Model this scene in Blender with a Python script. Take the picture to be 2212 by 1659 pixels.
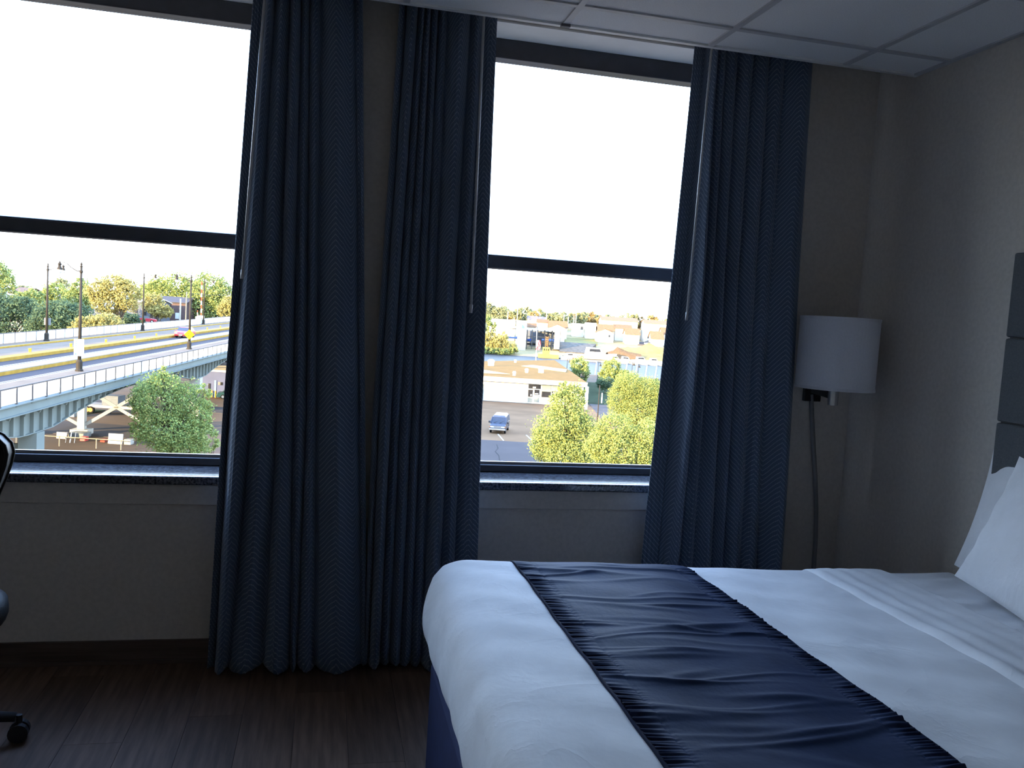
import bpy, math, random
import numpy as np
from mathutils import Vector, Matrix

for o in list(bpy.data.objects):
    bpy.data.objects.remove(o)
SC = bpy.context.scene
COL = SC.collection
PI = math.pi

# ------------------------------------------------------------------ camera
W_, H_, F_ = 2212, 1659, 1814.4
CZ = 1.474                                   # eye height above the room floor (z = 0)
YAW, PITCH, ROLL = 0.219925, 0.0788743, 0.0628601
_fw = np.array([math.sin(YAW)*math.cos(PITCH), math.cos(YAW)*math.cos(PITCH), -math.sin(PITCH)])
_rt = np.array([math.cos(YAW), -math.sin(YAW), 0.0])
_up = np.cross(_rt, _fw)
RIGHT = math.cos(ROLL)*_rt + math.sin(ROLL)*_up
UP = -math.sin(ROLL)*_rt + math.cos(ROLL)*_up
FWD = _fw
cam_data = bpy.data.cameras.new('camera')
cam_data.sensor_fit = 'HORIZONTAL'
cam_data.sensor_width = 36.0
cam_data.lens = 36.0*F_/W_
cam_data.clip_start = 0.05
cam_data.clip_end = 9000
cam = bpy.data.objects.new('camera', cam_data)
COL.objects.link(cam)
cam.matrix_world = Matrix(((RIGHT[0], UP[0], -FWD[0], 0), (RIGHT[1], UP[1], -FWD[1], 0),
                           (RIGHT[2], UP[2], -FWD[2], CZ), (0, 0, 0, 1)))
SC.camera = cam

# ------------------------------------------------------------------ sky, sun, exposure
world = bpy.data.worlds.new('sky')
SC.world = world
world.use_nodes = True
wn, wl = world.node_tree.nodes, world.node_tree.links
wn.clear()
w_out = wn.new('ShaderNodeOutputWorld')
w_bg = wn.new('ShaderNodeBackground')
w_tc = wn.new('ShaderNodeTexCoord')
w_sep = wn.new('ShaderNodeSeparateXYZ')
w_ramp = wn.new('ShaderNodeValToRGB')
wl.new(w_tc.outputs['Generated'], w_sep.inputs[0])
wl.new(w_sep.outputs['Z'], w_ramp.inputs[0])
wl.new(w_ramp.outputs[0], w_bg.inputs['Color'])
wl.new(w_bg.outputs[0], w_out.inputs['Surface'])
_r = w_ramp.color_ramp
_r.elements[0].position = 0.0
_r.elements[0].color = (0.86, 0.93, 1.0, 1)
_r.elements[1].position = 0.9
_r.elements[1].color = (0.28, 0.48, 1.0, 1)
_e = _r.elements.new(0.35)
_e.color = (0.50, 0.70, 1.0, 1)
w_bg.inputs['Strength'].default_value = 10.5

SUN_DIR = Vector((0.80, 0.60, -math.tan(math.radians(8.5)))).normalized()
sun_data = bpy.data.lights.new('sun', 'SUN')
sun_data.energy = 34.0
sun_data.color = (1.0, 0.74, 0.40)
sun_data.angle = 0.009
sun = bpy.data.objects.new('sun', sun_data)
COL.objects.link(sun)
sun.rotation_euler = SUN_DIR.to_track_quat('-Z', 'Y').to_euler()

SC.view_settings.view_transform = 'Standard'
SC.view_settings.look = 'None'
SC.view_settings.exposure = 0.0
SC.view_settings.gamma = 1.0
SC.view_settings.use_curve_mapping = False
SC.cycles.max_bounces = 14
SC.cycles.diffuse_bounces = 8
SC.cycles.transparent_max_bounces = 12

# ------------------------------------------------------------------ helpers
random.seed(7)
RNG = np.random.default_rng(7)

def ray(px, py):
    return RIGHT*((px-W_/2)/F_) - UP*((py-H_/2)/F_) + FWD
def at(px, py, depth):
    p = ray(px, py)*depth
    return Vector((p[0], p[1], p[2]+CZ))
def on_y(px, py, y):
    d = ray(px, py); p = d*(y/d[1])
    return Vector((p[0], p[1], p[2]+CZ))
def on_z(px, py, z):
    d = ray(px, py); p = d*((z-CZ)/d[2])
    return Vector((p[0], p[1], z))
def loc_frame(lat, dep, z):
    """ground position from lateral and forward distances of the view axis"""
    return Vector((lat*_rt[0]+dep*math.sin(YAW), lat*_rt[1]+dep*math.cos(YAW), z))

MATS = {}
ALB = 1.0                                      # common reflectance scale (lowered outside to offset the brighter sky)
def mat(name, col, var=0.12, scale=6.0, rough=0.6, metal=0.0, bump=0.0, bscale=40.0, spec=None, col2=None, stretch=None, detail=4.0):
    if name in MATS:
        return MATS[name]
    if spec is None: spec = 0.5 if (ALB == 1.0 or rough < 0.5 or metal) else 0.03
    m = bpy.data.materials.new(name)
    m.use_nodes = True
    n, l = m.node_tree.nodes, m.node_tree.links
    b = n['Principled BSDF']
    tc = n.new('ShaderNodeTexCoord')
    mp = n.new('ShaderNodeMapping')
    l.new(tc.outputs['Object'], mp.inputs[0])
    if stretch:
        mp.inputs['Scale'].default_value = stretch
    nz = n.new('ShaderNodeTexNoise')
    nz.inputs['Scale'].default_value = scale
    nz.inputs['Detail'].default_value = detail
    l.new(mp.outputs[0], nz.inputs['Vector'])
    rp = n.new('ShaderNodeValToRGB')
    col = tuple(c*ALB for c in col); col2 = tuple(c*ALB for c in col2) if col2 else None
    c2 = col2 if col2 else tuple(min(1, c*(1+var)) for c in col)
    c1 = col if col2 else tuple(c*(1-var) for c in col)
    rp.color_ramp.elements[0].position = 0.35
    rp.color_ramp.elements[1].position = 0.65
    rp.color_ramp.elements[0].color = (*c1, 1)
    rp.color_ramp.elements[1].color = (*c2, 1)
    l.new(nz.outputs['Fac'], rp.inputs[0])
    l.new(rp.outputs[0], b.inputs['Base Color'])
    b.inputs['Roughness'].default_value = rough
    b.inputs['Metallic'].default_value = metal
    b.inputs['Specular IOR Level'].default_value = spec
    if bump:
        n2 = n.new('ShaderNodeTexNoise')
        n2.inputs['Scale'].default_value = bscale
        n2.inputs['Detail'].default_value = 4
        l.new(mp.outputs[0], n2.inputs['Vector'])
        bp = n.new('ShaderNodeBump')
        bp.inputs['Strength'].default_value = bump
        bp.inputs['Distance'].default_value = 0.01
        l.new(n2.outputs['Fac'], bp.inputs['Height'])
        l.new(bp.outputs[0], b.inputs['Normal'])
    MATS[name] = m
    return m

def leaf_mat(name, c1, c2):
    if name in MATS:
        return MATS[name]
    m = bpy.data.materials.new(name)
    m.use_nodes = True
    n, l = m.node_tree.nodes, m.node_tree.links
    n.clear()
    out = n.new('ShaderNodeOutputMaterial')
    g = n.new('ShaderNodeNewGeometry')
    rp = n.new('ShaderNodeValToRGB')
    rp.color_ramp.elements[0].color = (*c1, 1)
    rp.color_ramp.elements[1].color = (*c2, 1)
    l.new(g.outputs['Random Per Island'], rp.inputs[0])
    d = n.new('ShaderNodeBsdfDiffuse'); t = n.new('ShaderNodeBsdfTranslucent')
    l.new(rp.outputs[0], d.inputs[0]); l.new(rp.outputs[0], t.inputs[0])
    mx = n.new('ShaderNodeMixShader'); mx.inputs[0].default_value = 0.3
    l.new(d.outputs[0], mx.inputs[1]); l.new(t.outputs[0], mx.inputs[2])
    l.new(mx.outputs[0], out.inputs['Surface'])
    MATS[name] = m
    return m

class MB:
    """collects simple solids; build() links them as ONE mesh object"""
    def __init__(self):
        self.v, self.f = [], []
    def add(self, vs, fs):
        k = len(self.v)
        self.v += [tuple(p) for p in vs]
        self.f += [tuple(i+k for i in q) for q in fs]
        return self
    def box(self, a, b):
        (x0, y0, z0), (x1, y1, z1) = a, b
        vs = [(x0,y0,z0),(x1,y0,z0),(x1,y1,z0),(x0,y1,z0),(x0,y0,z1),(x1,y0,z1),(x1,y1,z1),(x0,y1,z1)]
        return self.add(vs, [(0,3,2,1),(4,5,6,7),(0,1,5,4),(1,2,6,5),(2,3,7,6),(3,0,4,7)])
    def cbox(self, c, s):
        return self.box([c[i]-s[i]/2 for i in range(3)], [c[i]+s[i]/2 for i in range(3)])
    def hexa(self, vs):
        return self.add(vs, [(0,3,2,1),(4,5,6,7),(0,1,5,4),(1,2,6,5),(2,3,7,6),(3,0,4,7)])
    def bar(self, p0, p1, w, h=None, upv=(0,0,1)):
        """square bar between two points"""
        h = h or w
        p0, p1 = Vector(p0), Vector(p1)
        d = (p1-p0).normalized()
        s = d.cross(Vector(upv))
        if s.length < 1e-4: s = d.cross(Vector((1,0,0)))
        s.normalize(); u = s.cross(d)
        s *= w/2; u *= h/2
        return self.hexa([p0-s-u, p0+s-u, p1+s-u, p1-s-u, p0-s+u, p0+s+u, p1+s+u, p1-s+u])
    def tube(self, pts, r, n=8, cap=True):
        """round tube through points; r a number or one radius per point"""
        pts = [Vector(p) for p in pts]
        rs = r if isinstance(r, (list, tuple)) else [r]*len(pts)
        k0 = len(self.v)
        ref = None
        for i, p in enumerate(pts):
            d = (pts[min(i+1, len(pts)-1)]-pts[max(i-1, 0)]).normalized()
            if ref is None:
                ref = d.cross(Vector((0,0,1)))
                if ref.length < 1e-3: ref = Vector((1,0,0))
            s = (ref - d*ref.dot(d)).normalized(); ref = s
            u = d.cross(s)
            for j in range(n):
                a = 2*PI*j/n
                self.v.append(tuple(p+(s*math.cos(a)+u*math.sin(a))*rs[i]))
        for i in range(len(pts)-1):
            for j in range(n):
                a = k0+i*n+j; b = k0+i*n+(j+1)%n
                self.f.append((a, b, b+n, a+n))
        if cap:
            self.f.append(tuple(k0+j for j in range(n))[::-1])
            e = k0+(len(pts)-1)*n
            self.f.append(tuple(e+j for j in range(n)))
        return self
    def lathe(self, prof, c=(0,0,0), n=24, a0=0, a1=2*PI, cap=False):
        """profile of (r, z) turned about the vertical axis through c"""
        k0 = len(self.v); full = abs(a1-a0-2*PI) < 1e-6
        m = n if full else n+1
        for (r, z) in prof:
            for j in range(m):
                a = a0+(a1-a0)*j/n
                self.v.append((c[0]+r*math.cos(a), c[1]+r*math.sin(a), c[2]+z))
        for i in range(len(prof)-1):
            for j in range(n):
                a = k0+i*m+j; b = k0+i*m+((j+1) % m)
                self.f.append((a, b, b+m, a+m))
        if cap:
            self.f.append(tuple(k0+j for j in range(m))[::-1])
            e = k0+(len(prof)-1)*m
            self.f.append(tuple(e+j for j in range(m)))
        return self
    def prism(self, poly, y0, y1):
        """polygon in (x, z) extruded along y"""
        n = len(poly)
        vs = [(x, y0, z) for x, z in poly]+[(x, y1, z) for x, z in poly]
        fs = [tuple(range(n)), tuple(range(n, 2*n))[::-1]]+[(i, i+n, (i+1) % n+n, (i+1) % n) for i in range(n)]
        return self.add(vs, fs)
    def grid(self, P, close=False):
        """P: rows of points"""
        k0 = len(self.v); nr, nc = len(P), len(P[0])
        for row in P: self.v += [tuple(p) for p in row]
        for i in range(nr-1):
            for j in range(nc-1):
                a = k0+i*nc+j
                self.f.append((a, a+1, a+nc+1, a+nc))
        return self
    def xform(self, M):
        self.v = [tuple(M @ Vector(p)) for p in self.v]
        return self
    def mesh(self, name, m, smooth=False, origin=(0,0,0)):
        me = bpy.data.meshes.new(name)
        me.from_pydata([(p[0]-origin[0], p[1]-origin[1], p[2]-origin[2]) for p in self.v], [], self.f)
        if m: me.materials.append(m)
        if smooth:
            me.polygons.foreach_set('use_smooth', [True]*len(me.polygons))
        me.update()
        return me
    def build(self, name, m, parent=None, smooth=False, bevel=0.0, origin=None, segs=2):
        org = origin
        if org is None:
            q = parent
            while q is not None and '_o' not in q: q = q.parent
            org = q['_o'] if q is not None else (0, 0, 0)
        o = bpy.data.objects.new(name, self.mesh(name, m, smooth, org))
        COL.objects.link(o)
        if parent is not None:
            o.parent = parent
        else:
            o.location = org
        if bevel:
            b = o.modifiers.new('bevel', 'BEVEL'); b.width = bevel; b.segments = segs; b.limit_method = 'ANGLE'
        return o

def tag(o, label=None, cat=None, group=None, kind=None):
    if label: o['label'] = label
    if cat: o['category'] = cat
    if group: o['group'] = group
    if kind: o['kind'] = kind
    return o
def thing(name, loc, label, cat, group=None, local=False):
    o = bpy.data.objects.new(name, None)
    o.empty_display_size = 0.1
    COL.objects.link(o)
    o.location = loc
    if not local: o['_o'] = [float(c) for c in loc]
    return tag(o, label, cat, group)
def struct(o):
    o['kind'] = 'structure'
    return o
def copy_tree(o, parent=None):
    c = o.copy(); COL.objects.link(c)
    if parent is not None: c.parent = parent
    for ch in list(o.children): copy_tree(ch, c)
    return c

# ------------------------------------------------------------------ materials of the room
WALL = mat('greige_wallpaper', (0.56, 0.51, 0.455), var=0.05, scale=60, rough=0.85, bump=0.15, bscale=300)
REVEAL = mat('off_white_plaster', (0.84, 0.82, 0.78), var=0.03, scale=8, rough=0.8, bump=0.05, bscale=120)
TILE = mat('mineral_ceiling_tile', (0.85, 0.85, 0.85), var=0.05, scale=220, rough=0.95, bump=0.35, bscale=420)
GRIDBAR = mat('white_grid_metal', (0.50, 0.50, 0.51), var=0.03, scale=10, rough=0.4)
FRAME = mat('dark_bronze_aluminium', (0.04, 0.042, 0.052), var=0.1, scale=20, rough=0.35, spec=0.5)
GRANITE = mat('speckled_granite', (0.010, 0.012, 0.018), var=0.0, scale=110, rough=0.10, col2=(0.17, 0.175, 0.195), detail=6)
WOODBASE = mat('dark_wood_baseboard', (0.085, 0.055, 0.042), var=0.25, scale=8, rough=0.5, stretch=(0.4, 8, 8))
WHITE_COTTON = mat('white_cotton', (0.80, 0.80, 0.82), var=0.03, scale=12, rough=0.9)
def add_creases(m):
    n, l = m.node_tree.nodes, m.node_tree.links
    tc = n.new('ShaderNodeTexCoord')
    prev = None
    for sc_, dist_, st_, wd in ((3.2, 1.0, 0.40, 0.010), (13.0, 0.8, 0.22, 0.003)):
        nz = n.new('ShaderNodeTexNoise'); nz.inputs['Scale'].default_value = sc_; nz.inputs['Detail'].default_value = 5
        nz.inputs['Distortion'].default_value = dist_
        l.new(tc.outputs['Object'], nz.inputs['Vector'])
        a = n.new('ShaderNodeMath'); a.operation = 'SUBTRACT'; a.inputs[1].default_value = 0.5
        l.new(nz.outputs['Fac'], a.inputs[0])
        b = n.new('ShaderNodeMath'); b.operation = 'ABSOLUTE'; l.new(a.outputs[0], b.inputs[0])
        c = n.new('ShaderNodeMath'); c.operation = 'POWER'; c.inputs[1].default_value = 0.6; l.new(b.outputs[0], c.inputs[0])
        bp = n.new('ShaderNodeBump'); bp.inputs['Strength'].default_value = st_; bp.inputs['Distance'].default_value = wd
        bp.invert = True
        l.new(c.outputs[0], bp.inputs['Height'])
        if prev: l.new(prev, bp.inputs['Normal'])
        prev = bp.outputs[0]
    l.new(prev, n['Principled BSDF'].inputs['Normal'])
add_creases(WHITE_COTTON)
NAVY_SATIN = mat('navy_satin', (0.017, 0.030, 0.078), var=0.12, scale=9, rough=0.72, spec=0.18, bump=0.10, bscale=60)
NAVY_SKIRT = mat('navy_bed_skirt', (0.014, 0.022, 0.085), var=0.1, scale=30, rough=0.8)
HEADBOARD = mat('charcoal_upholstery', (0.085, 0.092, 0.10), var=0.12, scale=180, rough=0.85, bump=0.2, bscale=500)
SHADE = mat('white_linen_shade', (0.62, 0.62, 0.66), var=0.03, scale=150, rough=0.9, bump=0.1, bscale=400)
CHROME = mat('brushed_nickel', (0.55, 0.55, 0.56), var=0.05, scale=40, rough=0.28, metal=1.0)
BLACK_METAL = mat('dark_bronze_metal', (0.03, 0.03, 0.032), var=0.1, scale=30, rough=0.35, metal=0.6)
CHAIR_LEATHER = mat('black_leather', (0.010, 0.010, 0.011), var=0.15, scale=60, rough=0.55, spec=0.25, bump=0.2, bscale=200)
CHAIR_RIM = mat('window_lit_edge', (0.30, 0.29, 0.29), var=0.08, scale=40, rough=0.5)  # backrest edge, window light put into its lighter colour
CHAIR_BASE = mat('black_plastic', (0.015, 0.015, 0.018), var=0.1, scale=40, rough=0.45)
WAND = mat('clear_grey_wand', (0.45, 0.46, 0.48), var=0.05, scale=30, rough=0.3)

def plank_mat():
    m = mat('dark_oak_plank', (0.125, 0.074, 0.048), var=0.30, scale=3.0, rough=0.62, spec=0.25, bump=0.08, bscale=20, stretch=(14, 1.2, 14))
    n, l = m.node_tree.nodes, m.node_tree.links
    oi = n.new('ShaderNodeObjectInfo')
    hs = n.new('ShaderNodeHueSaturation')
    mr = n.new('ShaderNodeMapRange')
    mr.inputs['To Min'].default_value = 0.72; mr.inputs['To Max'].default_value = 1.12
    l.new(oi.outputs['Random'], mr.inputs['Value'])
    l.new(mr.outputs[0], hs.inputs['Value'])
    b = n['Principled BSDF']
    src = b.inputs['Base Color'].links[0].from_socket
    l.new(src, hs.inputs['Color'])
    l.new(hs.outputs[0], b.inputs['Base Color'])
    return m
PLANK = plank_mat()

def glass_mat():
    m = bpy.data.materials.new('window_glass'); m.use_nodes = True
    n, l = m.node_tree.nodes, m.node_tree.links
    n.clear()
    out = n.new('ShaderNodeOutputMaterial')
    tr = n.new('ShaderNodeBsdfTransparent'); tr.inputs[0].default_value = (0.97, 0.985, 0.98, 1)
    gl = n.new('ShaderNodeBsdfGlossy'); gl.inputs['Roughness'].default_value = 0.02
    mx = n.new('ShaderNodeMixShader')
    lw = n.new('ShaderNodeLayerWeight'); lw.inputs['Blend'].default_value = 0.12
    mu = n.new('ShaderNodeMath'); mu.operation = 'MULTIPLY'; mu.inputs[1].default_value = 0.5
    l.new(lw.outputs['Fresnel'], mu.inputs[0])
    l.new(mu.outputs[0], mx.inputs[0]); l.new(tr.outputs[0], mx.inputs[1]); l.new(gl.outputs[0], mx.inputs[2])
    l.new(mx.outputs[0], out.inputs['Surface'])
    return m
GLASS = glass_mat()

def chevron_mat():
    """navy cloth with a dashed pale zigzag woven in; UV in metres of cloth"""
    m = bpy.data.materials.new('navy_chevron_cloth'); m.use_nodes = True
    n, l = m.node_tree.nodes, m.node_tree.links
    b = n['Principled BSDF']
    uv = n.new('ShaderNodeUVMap')
    sp = n.new('ShaderNodeSeparateXYZ'); l.new(uv.outputs[0], sp.inputs[0])
    def math_(op, a, bb=None, c=None):
        q = n.new('ShaderNodeMath'); q.operation = op
        for i, s in enumerate((a, bb, c)):
            if s is None: continue
            if isinstance(s, (int, float)): q.inputs[i].default_value = s
            else: l.new(s, q.inputs[i])
        return q.outputs[0]
    tri = math_('PINGPONG', sp.outputs[0], 0.082)
    h = math_('ADD', sp.outputs[1], math_('MULTIPLY', tri, 0.95))
    fr = math_('FRACT', math_('DIVIDE', h, 0.0215))
    line = math_('LESS_THAN', math_('ABSOLUTE', math_('SUBTRACT', fr, 0.5)), 0.10)
    fine = math_('LESS_THAN', math_('FRACT', math_('DIVIDE', h, 0.0047)), 0.35)
    dash = math_('LESS_THAN', math_('FRACT', math_('DIVIDE', sp.outputs[0], 0.0062)), 0.78)
    line = math_('MULTIPLY', line, dash)
    fac = math_('MAXIMUM', math_('MULTIPLY', line, 0.66), math_('MULTIPLY', fine, 0.12))
    mx = n.new('ShaderNodeMixRGB')
    mx.inputs[1].default_value = (0.064, 0.100, 0.165, 1)
    mx.inputs[2].default_value = (0.34, 0.38, 0.46, 1)
    l.new(fac, mx.inputs[0])
    l.new(mx.outputs[0], b.inputs['Base Color'])
    b.inputs['Roughness'].default_value = 0.75
    b.inputs['Sheen Weight'].default_value = 0.15
    return m
CURTAIN = chevron_mat()

# ------------------------------------------------------------------ room shell
XR, XL, YW, YB, ZC = 2.415, -2.60, 3.505, -1.60, 2.609
YE = 3.26                                      # front edge of the dropped ceiling
ZT = 2.96                                      # top of the curtain pocket
SILL = 0.767
HEAD = CZ+1.214
W1 = (-1.72, -0.24)
W2 = (0.50, 1.84)
YF = 3.715                                     # window frames
YO = 3.86                                      # outer face of the wall

def wall_with_holes():
    m = MB()
    xs = [XL-0.2, W1[0], W1[1], W2[0], W2[1], XR+0.2]
    zs = [-0.2, SILL-0.035, HEAD, ZT+0.2]
    hole = lambda i, k: k == 1 and i in (1, 3)
    for i in range(5):
        for k in range(3):
            if hole(i, k): continue
            m.box((xs[i], YW, zs[k]), (xs[i+1], YO, zs[k+1]))
    return m
w = wall_with_holes().build('wall_window', WALL); struct(w)
struct(MB().box((XR, YB-0.2, -0.2), (XR+0.2, YO, ZT+0.2)).build('wall_right', WALL))
struct(MB().box((XL-0.2, YB-0.2, -0.2), (XL, YO, ZT+0.2)).build('wall_left', WALL))
struct(MB().box((XL-0.2, YB-0.2, -0.2), (XR+0.2, YB, ZT+0.2)).build('wall_rear', WALL))
floor = struct(MB().box((XL, YB, -0.15), (XR, YW, -0.012)).build('floor', mat('subfloor', (0.03, 0.022, 0.018), rough=0.7)))
PW, PL = 0.182, 1.22
pm = MB().box((0.0006, 0.0006, -0.012), (PW-0.0006, PL-0.0006, 0)).mesh('plank', PLANK)
i = 0
x = XL
while x < XR-0.02:
    y = YB-((i*0.53) % PL)
    while y < YW-0.01:
        y0, y1, x1 = max(y, YB), min(y+PL, YW), min(x+PW, XR)
        if y1-y0 > 0.03:
            if abs(y1-y0-PL) < 1e-6 and abs(x1-x-PW) < 1e-6:
                o = bpy.data.objects.new('plank', pm); COL.objects.link(o)
            else:
                o = MB().box((0.0006, 0.0006, -0.012), (x1-x-0.0006, y1-y0-0.0006, 0)).build('plank', PLANK)
            o.location = (x, y0, 0); o.parent = floor
        y += PL
    x += PW; i += 1
# white reveal linings of the two windows (soffit and jambs)
for k, (a, b) in enumerate((W1, W2)):
    m = MB().box((a, YW+0.002, HEAD-0.006), (b, YF+0.02, HEAD)).box((a, YW+0.002, SILL), (a+0.006, YF, HEAD-0.006)).box((b-0.006, YW+0.002, SILL), (b, YF, HEAD-0.006))
    struct(m.build('trim_%d' % (k+1), REVEAL))
# baseboards
struct(MB().box((XL, YW-0.014, 0), (XR, YW, 0.094)).box((XL, YW-0.020, 0), (XR, YW-0.014, 0.016)).build('baseboard_window', WOODBASE))
struct(MB().box((XR-0.014, YB, 0), (XR, YW-0.02, 0.094)).build('baseboard_right', WOODBASE))
struct(MB().box((XL, YB, 0), (XL+0.014, YW-0.02, 0.094)).build('baseboard_left', WOODBASE))
# dropped ceiling: slab, bulkhead of the curtain pocket, tiles and grid bars
ceil = struct(MB().box((XL-0.2, YB-0.2, ZC+0.03), (XR+0.2, YE-0.002, ZT+0.2)).box((XL-0.2, YE-0.002, ZT), (XR+0.2, YO, ZT+0.2)).build('ceiling', REVEAL))
GX = [2.063+0.61*k for k in range(-8, 1)]
GY = [3.033-0.61*k for k in range(0, 9)]
xs = [XL]+[g for g in GX if g > XL]+[XR]
ys = sorted([YB]+[g for g in GY if g > YB+0.02]+[YE-0.012])
tile_meshes = {}
for a, b in zip(xs[:-1], xs[1:]):
    for c, d in zip(ys[:-1], ys[1:]):
        key = (round(b-a, 3), round(d-c, 3))
        if key not in tile_meshes:
            tile_meshes[key] = MB().box((0.008, 0.008, 0), (b-a-0.008, d-c-0.008, 0.022)).mesh('ceiling_tile', TILE)
        o = bpy.data.objects.new('ceiling_tile', tile_meshes[key]); COL.objects.link(o)
        o.location = (a, c, ZC+0.007); o.parent = ceil
for g in xs[1:-1]:
    MB().box((g-0.012, YB, ZC), (g+0.012, YE-0.012, ZC+0.03)).build('grid_bar', GRIDBAR, ceil)
for g in ys[1:-1]:
    MB().box((XL, g-0.012, ZC+0.0005), (XR, g+0.012, ZC+0.03)).build('grid_bar', GRIDBAR, ceil)
MB().box((XR-0.022, YB, ZC-0.0005), (XR, YE, ZC+0.03)).build('wall_angle', GRIDBAR, ceil)
MB().box((XL, YE-0.022, ZC-0.001), (XR, YE, ZC+0.05)).build('edge_angle', mat('white_edge_metal', (0.75, 0.75, 0.74), rough=0.4), ceil)
MB().cbox((0.844, YE-0.030, ZC-0.004), (0.036, 0.02, 0.010)).build('grid_clip', mat('grey_clip', (0.12, 0.12, 0.13)), ceil)

# windows
def window(n, a, b):
    z0, z1 = SILL, HEAD-0.006
    fz = CZ+1.125                              # top of the upper glass
    gb = CZ-0.662                              # bottom of the lower glass
    m = MB()
    m.box((a, YF-0.01, fz), (b, YF+0.07, z1))                      # head
    m.box((a, YF-0.005, z0), (b, YF+0.07, gb-0.012))               # bottom rail
    m.box((a, YF, gb-0.012), (a+0.055, YF+0.07, fz)).box((b-0.055, YF, gb-0.012), (b, YF+0.07, fz))
    win = struct(m.build('window_%d' % n, FRAME, bevel=0.004))
    mr0, mr1 = CZ+0.212, CZ+0.277
    r = MB().box((a+0.055, YF+0.002, mr0), (b-0.055, YF+0.06, mr1)).build('meeting_rail', FRAME, win, bevel=0.012)
    MB().box((a+0.055, YF+0.018, gb-0.012), (b-0.055, YF+0.03, gb)).build('glazing_bead', mat('grey_bead', (0.16, 0.155, 0.16), rough=0.3), win)
    MB().box((a+0.055, YF+0.036, mr1), (b-0.055, YF+0.042, fz)).build('pane', GLASS, win)
    MB().box((a+0.055, YF+0.026, gb), (b-0.055, YF+0.032, mr0)).build('pane', GLASS, win)
    return win
win1 = window(1, *W1)
win2 = window(2, *W2)
for k, ((a, b), wn_) in enumerate(zip((W1, W2), (win1, win2))):
    MB().box((a-0.045, YW-0.032, SILL-0.035), (b+0.045, YW, SILL)).box((a, YW, SILL-0.035), (b, YF+0.03, SILL)).build('sill', GRANITE, wn_, bevel=0.007, segs=3)
    MB().box((a-0.02, YW-0.012, SILL-0.118), (b+0.02, YW, SILL-0.036)).build('apron', WALL, wn_, bevel=0.003)

# ------------------------------------------------------------------ curtains
def curtain(label, tracks, rows, amps, wand=None, seed=0, zb=0.012, kinds=None):
    """tracks: for every groove line, its pixel column on each of rows"""
    rng = random.Random(seed)
    YC = 3.385
    T = []
    for tr in tracks:
        pts = sorted((on_y(px, py, YC).z, on_y(px, py, YC).x) for px, py in zip(tr, rows))
        T.append(pts)
    def track_x(pts, z):
        zz = [p[0] for p in pts]; xx = [p[1] for p in pts]
        if z <= zz[0]: i = 0
        elif z >= zz[-1]: i = len(zz)-2
        else: i = next(k for k in range(len(zz)-1) if zz[k] <= z <= zz[k+1])
        return xx[i]+(xx[i+1]-xx[i])*(z-zz[i])/(zz[i+1]-zz[i])
    nz, ns = 60, 14
    ztop = ZC+0.16
    rows3 = []
    ph = [rng.uniform(0, 6.28) for _ in tracks]
    for iz in range(nz+1):
        q = iz/nz
        z = zb+(ztop-zb)*q
        row = []
        for k in range(len(T)-1):
            xa, xb = track_x(T[k], z), track_x(T[k+1], z)
            A = amps[k]*(1.25-0.45*q)*(1+0.12*math.sin(3.1*z+ph[k]))
            yb = 3.437-0.028*(1-q)
            # the back of each groove wanders a little
            for j in range(ns if k < len(T)-2 else ns+1):
                t = j/ns
                xq = xa+(xb-xa)*(t-0.075*math.sin(2*PI*t)*-1)
                kd = (kinds or {}).get(k)
                if kd == 'start': bulge = math.cos(PI*t/2)**0.8; xq = xa+(xb-xa)*t
                elif kd == 'end': bulge = math.sin(PI*t/2)**0.8; xq = xa+(xb-xa)*t
                else: bulge = abs(math.sin(PI*t))**0.62
                y = yb-A*bulge-0.004*math.sin(9*t*PI+2*z+ph[k])*(1-q*0.5)
                zz = z
                if iz == 0: zz += 0.010*math.sin(ph[k]+2.5*t)+0.006
                row.append((xq, y, zz))
        rows3.append(row)
    root = thing('curtain', (sum(p[0] for p in rows3[0])/len(rows3[0]), YC, 0), label, 'curtain')
    o = MB().grid(rows3).build('curtain_cloth', CURTAIN, root, smooth=True)
    nc = len(rows3[0])
    mid = rows3[nz//2]
    u = [0.0]
    for j in range(1, nc):
        u.append(u[-1]+math.hypot(mid[j][0]-mid[j-1][0], mid[j][1]-mid[j-1][1]))
    me = o.data
    uvl = me.uv_layers.new(name='UVMap')
    vi = np.empty(len(me.loops), dtype=np.int32)
    me.loops.foreach_get('vertex_index', vi)
    uu = np.array(u)[vi % nc]; vv = np.array([r[0][2] for r in rows3])[vi//nc]
    uvl.data.foreach_set('uv', np.stack([uu, vv], 1).ravel().astype(np.float32))
    so = o.modifiers.new('thick', 'SOLIDIFY'); so.thickness = 0.003; so.offset = 0
    if wand:
        a, b = on_y(*wand[0], 3.30), on_y(*wand[1], 3.30)
        a2 = a+(a-b)*0.06
        MB().tube([b, a2], 0.0052, 8).tube([b-(a-b).normalized()*0.004, b+(a-b).normalized()*0.03], 0.0065, 8).build('wand', WAND, root, smooth=True)
    return root
curtain('dark navy chevron curtain right of the left window, with no lamp beside it',
        [(541,481,452), (566,492,465), (589,541,497), (624,597,569), (649,632,627), (668,662,641), (692,682,680), (768,775,781), (785,789,792)],
        (60, 900, 1400), [0.03, 0.08, 0.07, 0.075, 0.05, 0.055, 0.085, 0.03], wand=((571, 6), (523, 600)), seed=1, kinds={0: 'start'})
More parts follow.
